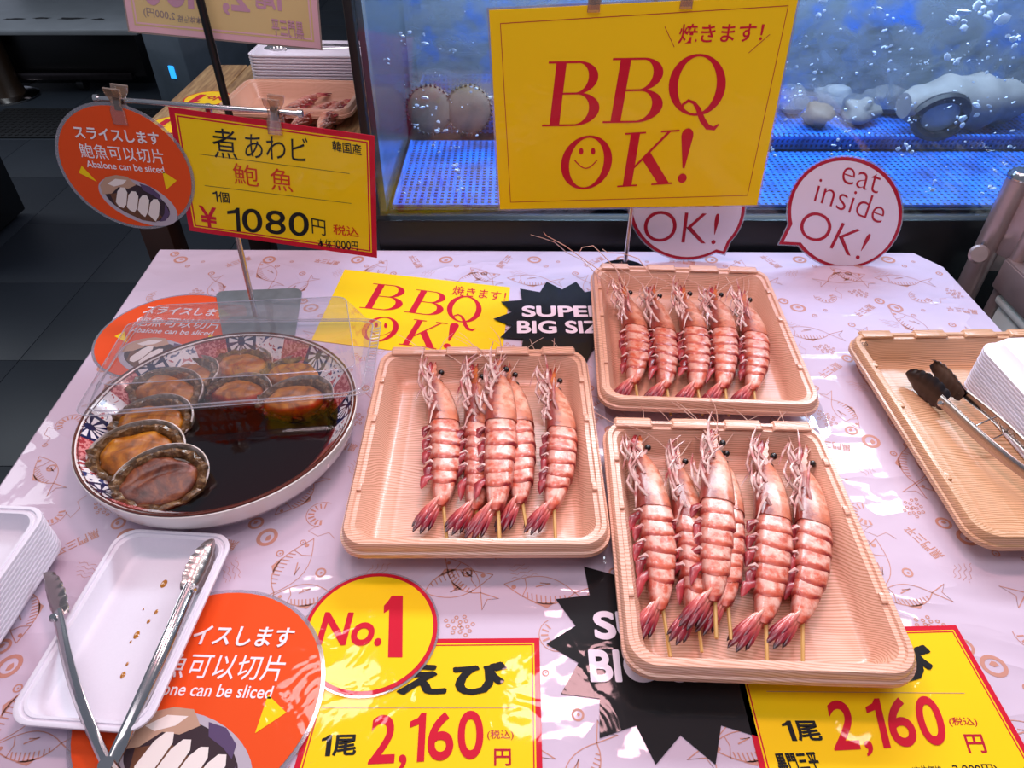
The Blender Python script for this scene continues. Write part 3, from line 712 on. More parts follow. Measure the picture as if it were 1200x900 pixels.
def crate(label, x0, x1, y0, y1, z, h, wm='blue_mesh_wall', rm='shell_white'):
    m = thing('mesh_crate', label, 'crate', ((x0+x1)/2, (y0+y1)/2, z)); w, l = x1-x0, y1-y0
    box('bottom', (0, 0, .004), (w, l, .006), 'blue_mesh', m, bevel=.001)
    box('front_wall', (0, -l/2, h/2), (w, .006, h), wm, m, bevel=.001); box('back_wall', (0, l/2, h/2), (w, .006, h), wm, m, bevel=.001)
    for sx in (-1, 1): box('end_wall', (sx*w/2, 0, h/2), (.006, l, h), wm, m, bevel=.001)
    box('rim', (0, -l/2-.002, h), (w+.01, .012, .010), rm, m, bevel=.002)
crate('blue mesh crate behind two round brown shells at the left of the tank', TX0+.03, .36, 1.56, 1.725, TB, .075)
crate('blue mesh crate of grey shells in the right half of the tank', .40, 1.5, 1.47, 1.72, TB, .026, 'blue_mesh_wall', 'blue_mesh_wall')
crate('upper grey crate of oysters along the tank back', TX0+.03, .75, 1.78, 1.92, TB+.06, .045, 'grey_mesh_wall', 'tank_grey')
crate('upper grey crate at the far right of the tank back', .78, 1.5, 1.76, 1.92, TB+.06, .035, 'grey_mesh_wall', 'tank_grey')
bs = thing('support_block', 'grey support ledge under the upper crates', 'ledge', (.6, 1.85, TB)); box('block', (0, 0, .028), (1.7, .15, .056), 'tank_grey', bs)
def lump(name, label, c, d, mat, seed, group=None, rot=(0, 0, 0), amp=.35):
    bm = bmesh.new(); bmesh.ops.create_icosphere(bm, subdivisions=3, radius=1)
    for v in bm.verts:
        n_ = noise.fractal(v.co*1.3 + Vector((seed*3.1, seed*1.7, 0)), 1, 2, 3); v.co *= 1 + amp*n_
    me = bpy.data.meshes.new(name); bm.to_mesh(me); bm.free(); me.materials.append(M[mat])
    me.polygons.foreach_set('use_smooth', [True]*len(me.polygons))
    me.transform(Matrix.Diagonal((*d, 1)))
    o = obj(name, me); o.location = c; o.rotation_euler = rot
    return tag(o, label, 'shell', group)
G = 'oysters in the tank crates'
k = 0; OY = []
for (u, v, Y, sx, sy, sz, mt_) in [(490, 62, 1.83, .07, .05, .028, 'shell_white'), (520, 88, 1.62, .06, .04, .025, 'shell_brown'), (560, 100, 1.66, .05, .04, .025, 'shell_brown'), (500, 98, 1.66, .045, .04, .028, 'shell_grey'),
        (965, 40, 1.84, .07, .05, .03, 'shell_grey'), (1010, 55, 1.84, .05, .05, .03, 'shell_brown'), (1080, 60, 1.82, .08, .05, .03, 'shell_white'), (1150, 70, 1.82, .07, .05, .035, 'shell_grey'),
        (960, 128, 1.58, .035, .03, .026, 'shell_brown'), (1175, 108, 1.62, .08, .05, .035, 'shell_grey'), (1010, 120, 1.60, .04, .04, .03, 'shell_grey'), (1190, 35, 1.84, .06, .05, .03, 'shell_brown'), (1110, 95, 1.68, .09, .05, .03, 'shell_white')]:
    k += 1; OY.append((PY(u, v, Y).x, Y, sx, sy, sz, mt_))
ro = random.Random(11)
for j in range(10): OY.append((.50+j*.115+ro.uniform(-.03, .03), ro.uniform(1.80, 1.87), ro.uniform(.055, .085), .045, ro.uniform(.03, .05), ro.choice(['shell_grey', 'shell_brown', 'shell_white', 'shell_grey'])))
for j in range(7): OY.append((.62+j*.13+ro.uniform(-.03, .03), ro.uniform(1.64, 1.68), ro.uniform(.05, .08), .035, ro.uniform(.025, .04), ro.choice(['shell_grey', 'shell_brown', 'shell_white'])))
OY.sort(key=lambda q: (q[1] > 1.74, q[0]))
cn = {'shell_grey': 'grey', 'shell_brown': 'brown', 'shell_white': 'pale'}; count = {}
ordw = ['leftmost', 'second', 'third', 'fourth', 'fifth', 'sixth', 'seventh', 'eighth', 'ninth', 'tenth', 'eleventh', 'twelfth']
for k, (x, Y, sx, sy, sz, mt_) in enumerate(OY):
    row = 'upper grey crates' if Y > 1.74 else 'lower blue crates'; q = (row, mt_); count[q] = count.get(q, 0)+1
    zf = (TB+.067 if Y > 1.76 else TB+.008) + sz*.98
    lump('oyster_shell', '%s %s oyster shell from the left in the %s of the tank' % (ordw[count[q]-1], cn[mt_], row), (x, Y, zf), (sx, sy, sz), mt_, k, G, (0, 0, k*.4))
# two round flat shells leaning on the left crate
for u, lab in ((503, 'round brown shell leaning in the tank next to the left glass'), (549, 'round brown shell leaning in the tank nearer the yellow sign')):
    p = PY(u, 133, 1.53)
    e = thing('round_shell', lab, 'shell', (p.x, 1.528, TB+.008)); e.rotation_euler = (R(-14), 0, 0)
    mb = MB(); mb.lathe([(0, .006), (.030, .005), (.045, .001), (.050, -.004), (.046, -.010), (.02, -.014), (0, -.015)], 36)
    m_ = mb.build('disc', 'shell_brown', e); m_.rotation_euler = (R(90), 0, 0); m_.location = (0, 0, .051)
    mb = MB()
    for j in range(30):
        a = 2*math.pi*j/30; mb.tube([(.047*math.cos(a), -.001, .051+.047*math.sin(a)), (.052*math.cos(a), .003, .051+.052*math.sin(a))], [.003, .0022], 5)
    mb.build('edge_ridges', 'shell_dark', e, kind='stuff')
# large whelk with its dark opening, right of the tank
p = PY(1095, 150, 1.55)
e = thing('large_whelk', 'big pale whelk with a dark open mouth in the right of the tank', 'shell', (p.x+.01, 1.54, TB+.072), .15); e.scale = (1.3, 1.3, 1.3)
loops = []
for i in range(15):
    f = i/14; r = .050*math.sin(math.pi*min(.97, .10+f*.88))**.8*(1+.10*math.sin(f*28)) * (1-.35*f)
    x = -.085+f*.26
    loops.append([Vector((x, r*1.05*math.cos(2*math.pi*j/20), r*math.sin(2*math.pi*j/20))) for j in range(20)])
MB().loft(loops, True, True, True).build('whorl', 'shell_grey', e)
mb = MB(); mb.tube([(-.055+.042*math.cos(a), -.052-.006*abs(math.sin(a)), .000+.030*math.sin(a)) for a in [2*math.pi*i/24 for i in range(25)]], .008, 7, cap=False); mb.build('mouth_lip', 'shell_dark', e)
mb = MB(); mb.lathe([(0, .004), (.025, .003), (.036, 0)], 20); m_ = mb.build('foot_disc', 'shell_white', e); m_.rotation_euler = (R(90), 0, 0); m_.location = (-.045, -.048, 0)
# bubbles and foam flecks
mb = MB(); rb = random.Random(3)
def bub(u, v, Y, r):
    p = PY(u, v, Y); bm = bmesh.new(); bmesh.ops.create_icosphere(bm, subdivisions=1, radius=1)
    sx, sz = rb.uniform(.8, 1.9), rb.uniform(.6, 1.2)
    a = rb.uniform(-.6, .6); vs = []
    for w_ in bm.verts:
        q = w_.co*r*rb.uniform(.75, 1.25); q = Vector((q.x*sx, q.y*.6, q.z*sz)); vs.append(p + Vector((q.x*math.cos(a)-q.z*math.sin(a), q.y, q.x*math.sin(a)+q.z*math.cos(a))))
    mb.add(vs, [tuple(x.index for x in f.verts) for f in bm.faces]); bm.free()
clusters = [(455, 72, 3, 3), (470, 40, 5, 8), (502, 47, 5, 8), (450, 70, 2, 3), (492, 120, 6, 6), (486, 147, 5, 5), (515, 148, 5, 6), (512, 128, 3, 3), (508, 165, 3, 5), (512, 176, 3, 5), (537, 172, 5, 6), (533, 195, 6, 6), (540, 210, 4, 4), (541, 223, 4, 5), (550, 247, 4, 4), (555, 105, 4, 4), (530, 60, 3, 10),
            (985, 135, 4, 8), (1002, 138, 3, 4), (975, 175, 5, 10), (995, 172, 3, 5), (985, 150, 4, 10), (1062, 172, 7, 6), (1068, 140, 4, 6), (1125, 140, 8, 9), (1148, 123, 6, 8), (1092, 218, 6, 6), (1180, 190, 4, 5), (1168, 202, 4, 4), (1155, 223, 5, 7), (1140, 240, 4, 4), (1132, 256, 4, 4), (1072, 253, 4, 3), (1116, 70, 7, 10), (1125, 20, 10, 12), (1160, 10, 12, 16), (1043, 30, 4, 10), (1040, 60, 4, 14), (1023, 65, 4, 8), (1190, 45, 7, 9), (1185, 165, 4, 10), (936, 108, 5, 6), (905, 175, 4, 6), (1075, 75, 4, 8), (960, 75, 4, 12), (965, 12, 6, 12), (1030, 10, 5, 12), (700, 262, 3, 3)]
for u, v, rpx, sp in clusters:
    for j in range(max(2, int(rpx*.8))): bub(u+rb.gauss(0, sp*.6), v+rb.gauss(0, sp*.6), rb.uniform(1.20, 1.26), rpx*.45*1.2/833*rb.uniform(.5, 1.15))
for j in range(150):
    bub(rb.uniform(900, 1200), rb.triangular(0, 250, 60), rb.uniform(1.2, 1.4), rb.uniform(.0006, .0026))
for j in range(30): bub(rb.uniform(465, 575), rb.uniform(0, 240), rb.uniform(1.2, 1.3), rb.uniform(.0006, .0022))
o = mb.build('bubbles', 'foam'); tag(o, 'white air bubbles and foam flecks rising in the tank water', 'bubbles', kind='stuff')

# ------------------------------------------------------------------ standing signs
FRONT = (0, -1, 0)
def clip(parent, p, rot=0, s=1.0):
    """clear spring clip: two jaws, spring and lever ears"""
    e = MB()
    for k in (-1, 1): e.loft([rrect(w_*s, .0036*s, .0015*s, z*s, 3, k*.001*s, k*d_*s) for z, w_, d_ in ((-.022, .017, .0022), (-.006, .016, .0036), (.0, .011, .0038), (.006, .012, .0042), (.012, .018, .0056), (.019, .019, .0075))], True, True, True)
    o = e.build('clip', 'clear_clip', parent, loc=p); o.rotation_euler = (0, rot, 0)
    mb = MB().box((0, 0, .001*s), (.008*s, .006*s, .014*s)); mb.build('spring', 'dark_steel', o, smooth=False)
    return o
# hanging yellow BBQ sign and its stand
SY = 1.045
s = Sign('grill_sign', 'large yellow BBQ OK sign hanging from clips in front of the tank', 'sign', PY(740, 120, SY), (1, 0, 0), FRONT)
q = [s.px(586, 245), s.px(887, 240), s.px(936, -6), s.px(573, 12)]
lam = inset(q, -.003); s.slab('laminate', lam, 'laminate', -.0008, 0); s.slab('card', q, 'print_yellow', 0, .0006)
bq = [s.px(598, 237), s.px(876, 229), s.px(924, 6), s.px(586, 27)]
s.flat('border_line', (bq + inset(bq, .0009), [(i, (i+1) % 4, 4+(i+1) % 4, 4+i) for i in range(4)]), 'print_crimson', .0010)
s.glyphs([('B', (635, 148), (701, 147), (636, 72)), ('B', (706, 144), (774, 143), (711, 68)), ('Q', (783, 150), (847, 153), (784, 61)),
          ('O', (657, 222), (715, 221), (658, 159)), ('K', (723, 219), (790, 215), (726, 156)), ('!', (794, 214), (809, 214), (797, 150))], 'print_red', .0010)
s.text('焼きます！', (794, 51), (892, 49), (797, 28), 'print_red', .0010, .012)
s.line((779, 31), (790, 55), .0009, 'print_crimson'); s.line((902, 40), (877, 62), .0009, 'print_crimson')
for ex in (681, 695): s.flat('smile_eye', polyf([s.px(ex+2.6*math.cos(a_), 177-4*math.sin(a_)) for a_ in [i*.524 for i in range(12)]]), 'print_red', .0010)
s.flat('smile', strip([s.px(673+i*2.7, 187+10*math.sin(math.pi*i/10)) for i in range(11)], .0018), 'print_red', .0010)
st = thing('sign_stand', 'thin metal stand holding the hanging yellow sign', 'stand', P(731, 322, CZ))
stl = st.location.copy(); ptop = Vector((0, 0, .48))
MB().lathe([(0, 0), (.045, 0), (.045, .004), (.008, .007), (0, .007)], 28).build('base', 'dark_steel', st)
MB().tube([(0, 0, .006), (0, 0, .47)], .0036, 10).build('pole', 'chrome', st)
c1_, c2_ = PY(697, 0, SY), PY(806, -4, SY)
MB().tube([Vector((c1_.x-.05, 0, c1_.z+.012)) - Vector((stl.x, 0, stl.z)), Vector((c2_.x+.05, 0, c1_.z+.012)) - Vector((stl.x, 0, stl.z))], .003, 8).build('crossbar', 'chrome', st)
for c_ in (c1_, c2_): clip(st, Vector((c_.x-stl.x, SY-stl.y, c_.z-stl.z+.008)), 0, 1.0)
# speech-bubble signs
def bubble_sign(label, Y, cx, cy, rx, ry, tail, a0, a1, rows):
    s = Sign('speech_bubble_sign', label, 'sign', PY(cx, cy, Y), (1, 0, 0), FRONT)
    def outl(k=0):
        pts = []; n = 60
        for i in range(n):
            a = 360*i/n
            if a0 < a < a1:
                if pts and pts[-1] != 'T' and not any(p == 'T' for p in pts): pts.append('T')
                continue
            pts.append((cx+rx*math.cos(R(a)), cy-ry*math.sin(R(a))))
        return [s.px(*(tail if p == 'T' else p)) for p in pts]
    q = outl(); s.slab('laminate', inset(q, -.0025), 'laminate', -.0006, 0); s.slab('card', q, 'print_crimson', 0, .0005)
    s.flat('panel', polyf(inset(q, .0055)), 'print_pinkwhite', .0008)
    for t_, bl, br, tl, b_ in rows: s.text(t_, bl, br, tl, 'print_crimson', .0011, b_)
    return s
s = bubble_sign('round white speech bubble sign reading eat inside OK, fully visible', 1.095, 990, 249, 67, 65, (913, 286), 194, 212,
    [('eat', (985, 213), (1028, 227), (990, 191), -.012), ('inside', (953, 235), (1032, 262), (961, 207), -.012), ('OK!', (932, 274), (1006, 304), (946, 243), -.012)])
b_ = thing('clear_clip', 'small clear clip foot holding the fully visible speech bubble sign', 'clip', P(1022, 301, CZ)); clip(b_, (0, 0, .0225), 0, 1)
s = bubble_sign('round white speech bubble sign half hidden behind the yellow BBQ sign', 1.110, 805, 240, 68, 64, (849, 298), 301, 316,
    [('inside', (757, 243), (846, 242), (757, 216), -.012), ('OK!', (753, 282), (838, 286), (756, 246), -.012)])
b_ = thing('clear_clip', 'small clear clip foot under the half hidden speech bubble sign', 'clip', P(806, 299, CZ)); clip(b_, (0, 0, .0225), 0, 1)

# stand on the left with the round notice and the handwritten card
LY = .935
st = thing('sign_stand', 'stand with galvanised base and chrome crossbar behind the sauce dish', 'stand', P(300, 372, CZ))
sl = st.location.copy()
bp = [P(u, v, CZ) - sl for u, v in ((262, 398), (345, 400), (355, 339), (253, 343))]
mb = MB(); cx_ = sum((p for p in bp), Vector())/4
def rq(c4, rad, z_):
    return [Vector((*((c4[0]*(1-x)+c4[1]*x)*(1-y) + (c4[3]*(1-x)+c4[2]*x)*y).xy, z_)) for x, y in [((p.x+1)/2, (p.y+1)/2) for p in rrect(2, 2, rad, 0, 5)]]
mb.loft([rq(bp, .22, z) for z in (0, .003)], True, True, True); mb.build('base_plate', 'galvanised', st)
top = PY(243, 122, LY+.006)
MB().tube([Vector((0, 0, .003)), Vector((top.x-sl.x, top.y-sl.y, top.z-sl.z))], .0042, 10).build('pole', 'steel', st)
MB().tube([PY(113, 115, LY)-sl, PY(352, 133, LY)-sl], .0032, 10).build('crossbar', 'chrome', st)
for u, v in ((113, 115), (352, 133)): MB().tube([PY(u, v, LY)-sl - Vector((.003, 0, 0)), PY(u, v, LY)-sl + Vector((.003, 0, 0))], .0048, 10).build('end_knob', 'chrome', st)
clip(st, PY(139, 122, LY-.004)-sl, R(8), 1.15); clip(st, PY(322, 134, LY-.004)-sl, R(6), 1.15)
s = Sign('round_notice', 'orange round abalone notice clipped upright to the left crossbar', 'sign', PY(148, 198, LY-.006), (math.cos(R(-5)), 0, math.sin(R(-5))), FRONT)
s.slab('laminate', circle(.0898), 'laminate', 0, .0004); orange_face(s, .0885)
s = Sign('handwritten_price_card', 'yellow handwritten card reading 1080 clipped to the left crossbar', 'price card', PY(320, 210, LY-.004), (1, 0, 0), FRONT)
q = [s.px(222, 270), s.px(442, 302), s.px(439, 159), s.px(197, 125)]
s.slab('card', q, 'print_red', 0, .0006); z = .0008
s.flat('panel_edge', (inset(q, .0075), [(0, 1, 2, 3)]), 'print_yellow', z)
s.ringq(q, .0092, .0112, 'print_red', z+.0002, 'border_line')
z = .0012
for t_, bl, br, tl, m_, b_ in [('煮', (251, 184), (279, 187), (248, 149), 'print_black', 0), ('あわビ', (288, 184), (361, 190), (286, 155), 'print_black', 0), ('韓国産', (390, 177), (424, 182), (389, 164), 'print_black', .01),
        ('鮑', (275, 215), (304, 219), (272, 190), 'print_inkred', 0), ('魚', (318, 222), (344, 225), (316, 196), 'print_inkred', 0), ('1個', (251, 236), (270, 238), (249, 223), 'print_black', .01),
        ('¥', (236, 264), (256, 267), (233, 240), 'print_red', .02), ('1080', (268, 270), (362, 277), (266, 242), 'print_black', .006), ('円', (366, 273), (382, 276), (365, 255), 'print_black', 0),
        ('税込', (391, 274), (421, 278), (390, 262), 'print_inkred', .01), ('本体1000円', (373, 289), (420, 293), (372, 279), 'print_black', .01)]:
    s.text(t_, bl, br, tl, m_, z, b_)
s.line((233, 180), (410, 203), .0006, 'print_dark', z); s.line((240, 217), (412, 238), .0006, 'print_dark', z)

# black pole with the pale sign seen from behind
bp_ = PY(265, 120, 1.42)
st = thing('sign_stand', 'black pole stand on the wooden bench behind the handwritten card', 'stand', (bp_.x, bp_.y, BZ+.0005))
MB().lathe([(0, 0), (.05, 0), (.05, .008), (.012, .014), (0, .014)], 28).build('base', 'black_plastic', st)
MB().tube([(0, 0, .012), (0, 0, .62)], .0075, 12).build('pole', 'black_plastic', st)
s = Sign('hanging_price_sign', 'pale translucent price sign seen from behind at the top left', 'sign', PY(260, 10, 1.45), (1, 0, 0), FRONT)
q = [s.px(152, 36), s.px(376, 57), s.px(366, -70), s.px(134, -75)]
card('back_pink', 'E3B9C2', .5); card('back_yellow', 'D9C48A', .5); card('back_ink', 'C79AAE', .5); card('back_grey', '9A8C84', .5)
s.slab('sheet', inset(q, -.003), 'back_grey', -.0006, 0); s.slab('card', q, 'back_pink', 0, .0005); s.flat('panel', (inset(q, .011), [(0, 1, 2, 3)]), 'back_yellow', .0007)
s.ringq(q, .014, .017, 'back_pink', .0009, 'border_line')
for t_, bl, br, tl, m_, b_ in [('2,', (294, 20), (262, 17), (291, -22), 'back_ink', .03), ('160', (235, 11), (168, 5), (233, -40), 'back_ink', .03), ('1尾', (336, 13), (300, 10), (334, -12), 'back_ink', .03),
        ('黒門三平', (357, 46), (320, 41), (355, 26), 'back_ink', .02), ('(本体価格', (239, 30), (209, 27), (238, 20), 'back_grey', .01), ('2,000円)', (206, 26), (169, 20), (205, 14), 'back_grey', .012)]:
    s.text(t_, bl, br, tl, m_, .0010, b_)

# ------------------------------------------------------------------ trays
def tray_meshes(w, l, h, mat):
    prof = [(.040, 0), (.033, .0005), (.028, .004), (.018, h-.016), (.004, h-.018), (.0, h-.017), (.0, h-.011), (.0025, h-.010), (.003, h-.003), (.005, h), (.0095, h), (.011, h-.003), (.0155, h-.0035), (.017, h-.007), (.0185, h-.009), (.026, .010), (.031, .004), (.036, .003)]
    mb = MB(); mb.loft([rrect(w-2*d, l-2*d, .030-d*.55, z, 6) for d, z in prof], True, True, True)
    return mb
def wood_tray(label, w, l, h, loc, rz, mat='tray_wood', group=None, tabs=True):
    t_ = thing('wood_grain_tray', label, 'tray', loc, rz, group)
    tray_meshes(w, l, h, mat).build('tray_body', mat, t_)
    if tabs:
        for k in (-.36, -.10, .14, .36):
            mb = MB(); mb.loft([[Vector((k*w+sx, l/2-.0095+sy, h-.002+z)) for sx, sy in ((-.024+i, -.007), (.024-i, -.007), (.024-i, .0085), (-.024+i, .0085))] for z, i in ((0, 0), (.004, .003))], True, True, True)
            mb.build('rim_tab', mat, t_, bevel=.0008)
        for sx in (-1, 1):
            for k in (-.25, .08, .3):
                MB().box((sx*(w/2-.0125), k*l, h-.002), (.006, .012, .004)).build('rim_notch', mat, t_, bevel=.001)
    return t_
def fit_tray(px, h):
    zt = CZ+h; tl_, tr_ = P(*px[0], zt), P(*px[1], zt); br_, bl_ = P(*px[2], zt-.014), P(*px[3], zt-.014)
    for p in (tl_, tr_, br_, bl_): p.z = CZ
    c = (tl_+tr_+br_+bl_)/4; w = ((tr_-tl_).length+(br_-bl_).length)/2; l = ((tl_-bl_).length+(tr_-br_).length)/2
    ax = (tr_-tl_).normalized()+(br_-bl_).normalized(); ay = (tl_-bl_).normalized()+(tr_-br_).normalized()
    a = (math.atan2(ax.y, ax.x) + math.atan2(-ay.x, ay.y))/2
    return c, w, l, a
TH = .042
trays = {}
for key, label, px in (('mid', 'wood grain tray with five shrimp beside the sauce dish', [(440, 410), (692, 410), (712, 655), (402, 655)]),
                       ('far', 'wood grain tray with five shrimp farthest back at the starburst', [(690, 313), (900, 315), (962, 492), (703, 480)]),
                       ('near', 'wood grain tray with six shrimp over the right price card', [(706, 492), (962, 498), (1080, 806), (730, 800)])):
    c, w, l, a = fit_tray(px, TH); trays[key] = (c, w, l, a); print('TRAY', key, c, w, l, a)
    wood_tray(label, w, l, TH, c + Vector((0, 0, .0045)), a)
tc = P(997, 390, CZ+TH); wood_tray('wood grain tray at the right edge holding tongs and foam trays', .30, .375, TH, (tc.x+.146, tc.y-.182, CZ+.0008), R(1), 'tray_wood_shaded')
rt = [o for o in C.objects if o.get('label') == 'wood grain tray at the right edge holding tongs and foam trays'][0]
iv = rt.matrix_basis.inverted(); sp = iv @ P(1013, 404, CZ+TH)
v_, f_ = merge(band(ell(0, 0, .0042, .0042, 0, 360, 20), ell(0, 0, .0033, .0033, 0, 360, 20)), strip([(-.002, -.001), (0, .002), (.002, -.001), (-.001, -.0015)], .0007), strip([(.003, .003), (.005, .008)], .0006))
obj('ink_stamp', mesh([(x+sp.x, y+sp.y, TH+.0004) for x, y in v_], f_, 'print_black', False), rt)
# clear lids lying under the two right shrimp trays
for key, lab, dx, dy in (('far', 'clear plastic tray lid under the back right shrimp tray', .016, -.012),):
    c, w, l, a = trays[key]; e = thing('plastic_cover', lab, 'lid', (c.x+dx, c.y+dy, CZ), a)
    MB().loft([rrect(w-2*d, l-2*d, .03, z, 5) for d, z in ((-.004, .0008), (.004, .0008), (.008, .003), (.018, .003))], True, False, False).build('rim', 'clear_lid', e)

# white foam trays
def foam_mesh(w, l, h):
    prof = [(.020, 0), (.014, .0008), (.003, h-.004), (0, h-.003), (0, h-.0005), (.0012, h), (.0036, h-.0002), (.0042, h-.0020), (.0062, h-.0021), (.0068, h-.0008), (.0092, h-.0011), (.0102, h-.0034), (.0160, .0045), (.019, .0024), (.024, .002)]
    return MB().loft([rrect(w-2*d, l-2*d, .022-d*.4, z, 6) for d, z in prof], True, True, True)
def foam_stack(n, w, l, h, pitch, loc, rz, labels, group, flip=False):
    proto = None
    for i in range(n):
        if proto is None: o = proto = foam_mesh(w, l, h).build('foam_tray', 'styro')
        else: o = obj('foam_tray', proto.data); proto.data.name = 'foam_tray'
        o.location = (loc[0]+random.uniform(-.0002, .0002), loc[1]+random.uniform(-.0002, .0002), loc[2]+i*pitch + (h if flip else 0)); o.rotation_euler = (math.pi if flip else 0, 0, rz)
        tag(o, labels[1] if i == n-1 else labels[0], 'foam tray', group)
foam_stack(11, .128, .197, .022, .0047, (-.553, .392, CZ+.0006), R(-3), ('white foam tray in the stack at the lower left corner', 'topmost white foam tray of the stack at the lower left corner'), 'foam trays stacked lower left')
foam_stack(14, .128, .21, .022, .0047, (.700, .672, CZ+.0052), R(3), ('upturned white foam tray in the stack beside the right tongs', 'topmost upturned white foam tray beside the right tongs'), 'foam trays stacked at right', True)
ft = thing('foam_tray', 'empty white foam tray with brown sauce drops under the left tongs', 'foam tray', (-.371, .383, CZ+.0055), R(-4))
foam_mesh(.128, .212, .022).build('tray_body', 'styro', ft)
inv = Matrix.Translation(ft.location) @ Matrix.Rotation(R(-4), 4, 'Z'); inv = inv.inverted()
for u, v, r in ((192, 684, .0042), (219, 690, .0046), (183, 717, .0024), (174, 728, .0022), (160, 744, .0036), (153, 752, .0014), (149, 778, .0018), (144, 791, .0030), (168, 714, .001)):
    p = inv @ P(u, v, CZ+.0078); mb = MB()
    mb.lathe([(0, .0008), (r*.6, .0006), (r, 0)], 12, (0, 0, 0)); o = mb.build('sauce_drop', 'sauce_drop', ft, loc=(p.x, p.y, .0022)); o.scale = (.75, 1.2, 1)

# ------------------------------------------------------------------ shrimp
def interp(tab, x):
    for (a, b), (c, d) in zip(tab, tab[1:]):
        if x <= c: return b + (d-b)*(max(a, x)-a)/(c-a)
    return tab[-1][1]
HALF = [(-.012, .005), (0, .0110), (.02, .0168), (.045, .0195), (.078, .0205), (.11, .0205), (.145, .0185), (.172, .0150), (.196, .0100)]
def shrimp_proto(bow, seed):
    rg = random.Random(seed)
    e = bpy.data.objects.new('shrimp', None); C.objects.link(e); e.empty_display_size = .02
    def spine(y): k = (y-.10)/.11; return Vector((bow*(1-k*k), -y, .0))
    def ring(y, sc, n=18):
        a = interp(HALF, y)*sc; b = a*.74; c = spine(y); pts, uv = [], []
        for j in range(n):
            t_ = 2*math.pi*j/n; x = math.copysign(abs(math.cos(t_))**.85, math.cos(t_))*a; z_ = math.copysign(abs(math.sin(t_))**.72, math.sin(t_))*b
            if x < -a*.55: x = -a*.55 + (x+a*.55)*.55              # flatter belly
            pts.append(c + Vector((x, 0, z_)))
            uv.append(.5-.5*math.cos(t_))
        return pts, uv
    def plate(name, ys, scs, mat):
        loops, uvs = [], []; jx, js, jt = rg.uniform(-.0007, .0007), rg.uniform(.975, 1.02), rg.uniform(-.07, .07)
        for i, (y, sc) in enumerate(zip(ys, scs)):
            p, v = ring(y, sc*(js if name != 'carapace' else 1))
            for w in p: w.y += (w.x-spine(y).x)*jt; w.x += jx
            loops.append(p); uvs += [((y-ys[0])/(ys[-1]-ys[0]), w) for w in v]
        # rear edge scallops downward on the flank
        for i, lp in enumerate(loops):
            f = i/(len(loops)-1)
            for j, p in enumerate(lp):
                v_ = uvs[i*len(lp)+j][1]; p.y -= .0060*f*math.sin(v_*math.pi)*(1 if name != 'carapace' else .4)
        return MB().loft(loops, True, True, True, uvs).build(name, mat, e)
    plate('carapace', [-.012, -.004, .006, .018, .034, .052, .068, .080], [1, 1, 1, 1, 1.02, 1.03, 1.05, 1.04], 'shrimp_head')
    cuts = [.076, .096, .116, .136, .155, .171, .197]
    for i in range(6):
        y0, y1 = cuts[i], cuts[i+1]; d = y1-y0
        plate('abdomen_segment', [y0-.003, y0+.15*d, y0+.45*d, y0+.8*d, y1+.002, y1+.004], [.93, .97, 1.00, 1.025, 1.045, .96] if i < 5 else [.88, .97, 1.03, 1.0, .88, .70], 'shrimp_shell')
    # rostrum: serrated blade
    c = spine(0); pts = []
    for k in range(9):
        f = k/8; pts.append((c.x+.0015+.0005*f+ (.0014 if k % 2 else 0), .002+.046*f))
    low = [(c.x-.0075+.0085*f, .046*f) for f in (1, .6, .3, 0)]
    o2 = [(x, y-.006) for x, y in pts + low]; v, f = polyf(o2); n = len(v)
    mb = MB(); mb.add([(x, y, .0085) for x, y in v] + [(x, y, .0030) for x, y in v], list(f) + [tuple(n+i for i in reversed(t_)) for t_ in f] + [(i, (i+1) % n, n+(i+1) % n, n+i) for i in range(n)]); mb.build('rostrum', 'rostrum', e, smooth=False)
    for s_ in (1, -1):
        mb = MB(); b0 = c + Vector((.004, .004, s_*.004)); tip = c + Vector((.0085, .0125, s_*.0085))
        mb.tube([b0, tip], [.0018, .0024], 6); st_ = mb.build('eye_stalk', 'shrimp_leg', e)
        bm = bmesh.new(); bmesh.ops.create_icosphere(bm, subdivisions=2, radius=.0042, matrix=Matrix.Translation(tip)); me = bpy.data.meshes.new('eye'); bm.to_mesh(me); bm.free()
        me.materials.append(M['eye_black']); me.polygons.foreach_set('use_smooth', [True]*len(me.polygons)); obj('eye', me, st_)
    # antennal scales
    for s_ in (1, -1):
        mb = MB(); mb.tube([c+Vector((-.004, .008, s_*.005)), c+Vector((-.006, .022, s_*.008)), c+Vector((-.004, .036, s_*.008))], [.003, .005, .001], 6, flat=.35); mb.build('antennal_scale', 'shrimp_flap', e)
    # long antennae
    for k in range(3):
        a0 = R(rg.uniform(60, 125)); p = c + Vector((-.003, .012, .004)); d = Vector((math.cos(a0), math.sin(a0), .25)); pts = [p.copy()]
        cu = rg.uniform(-.5, .5)
        for i in range(10):
            d = Matrix.Rotation(cu*.30+rg.uniform(-.12, .12), 3, 'Z') @ d; d.z -= .035; p = p + d*.0095; p.z = max(p.z, -.008); pts.append(p.copy())
        MB().tube(pts, [.0008-.00005*i for i in range(11)], 4).build('antenna', 'antenna', e)
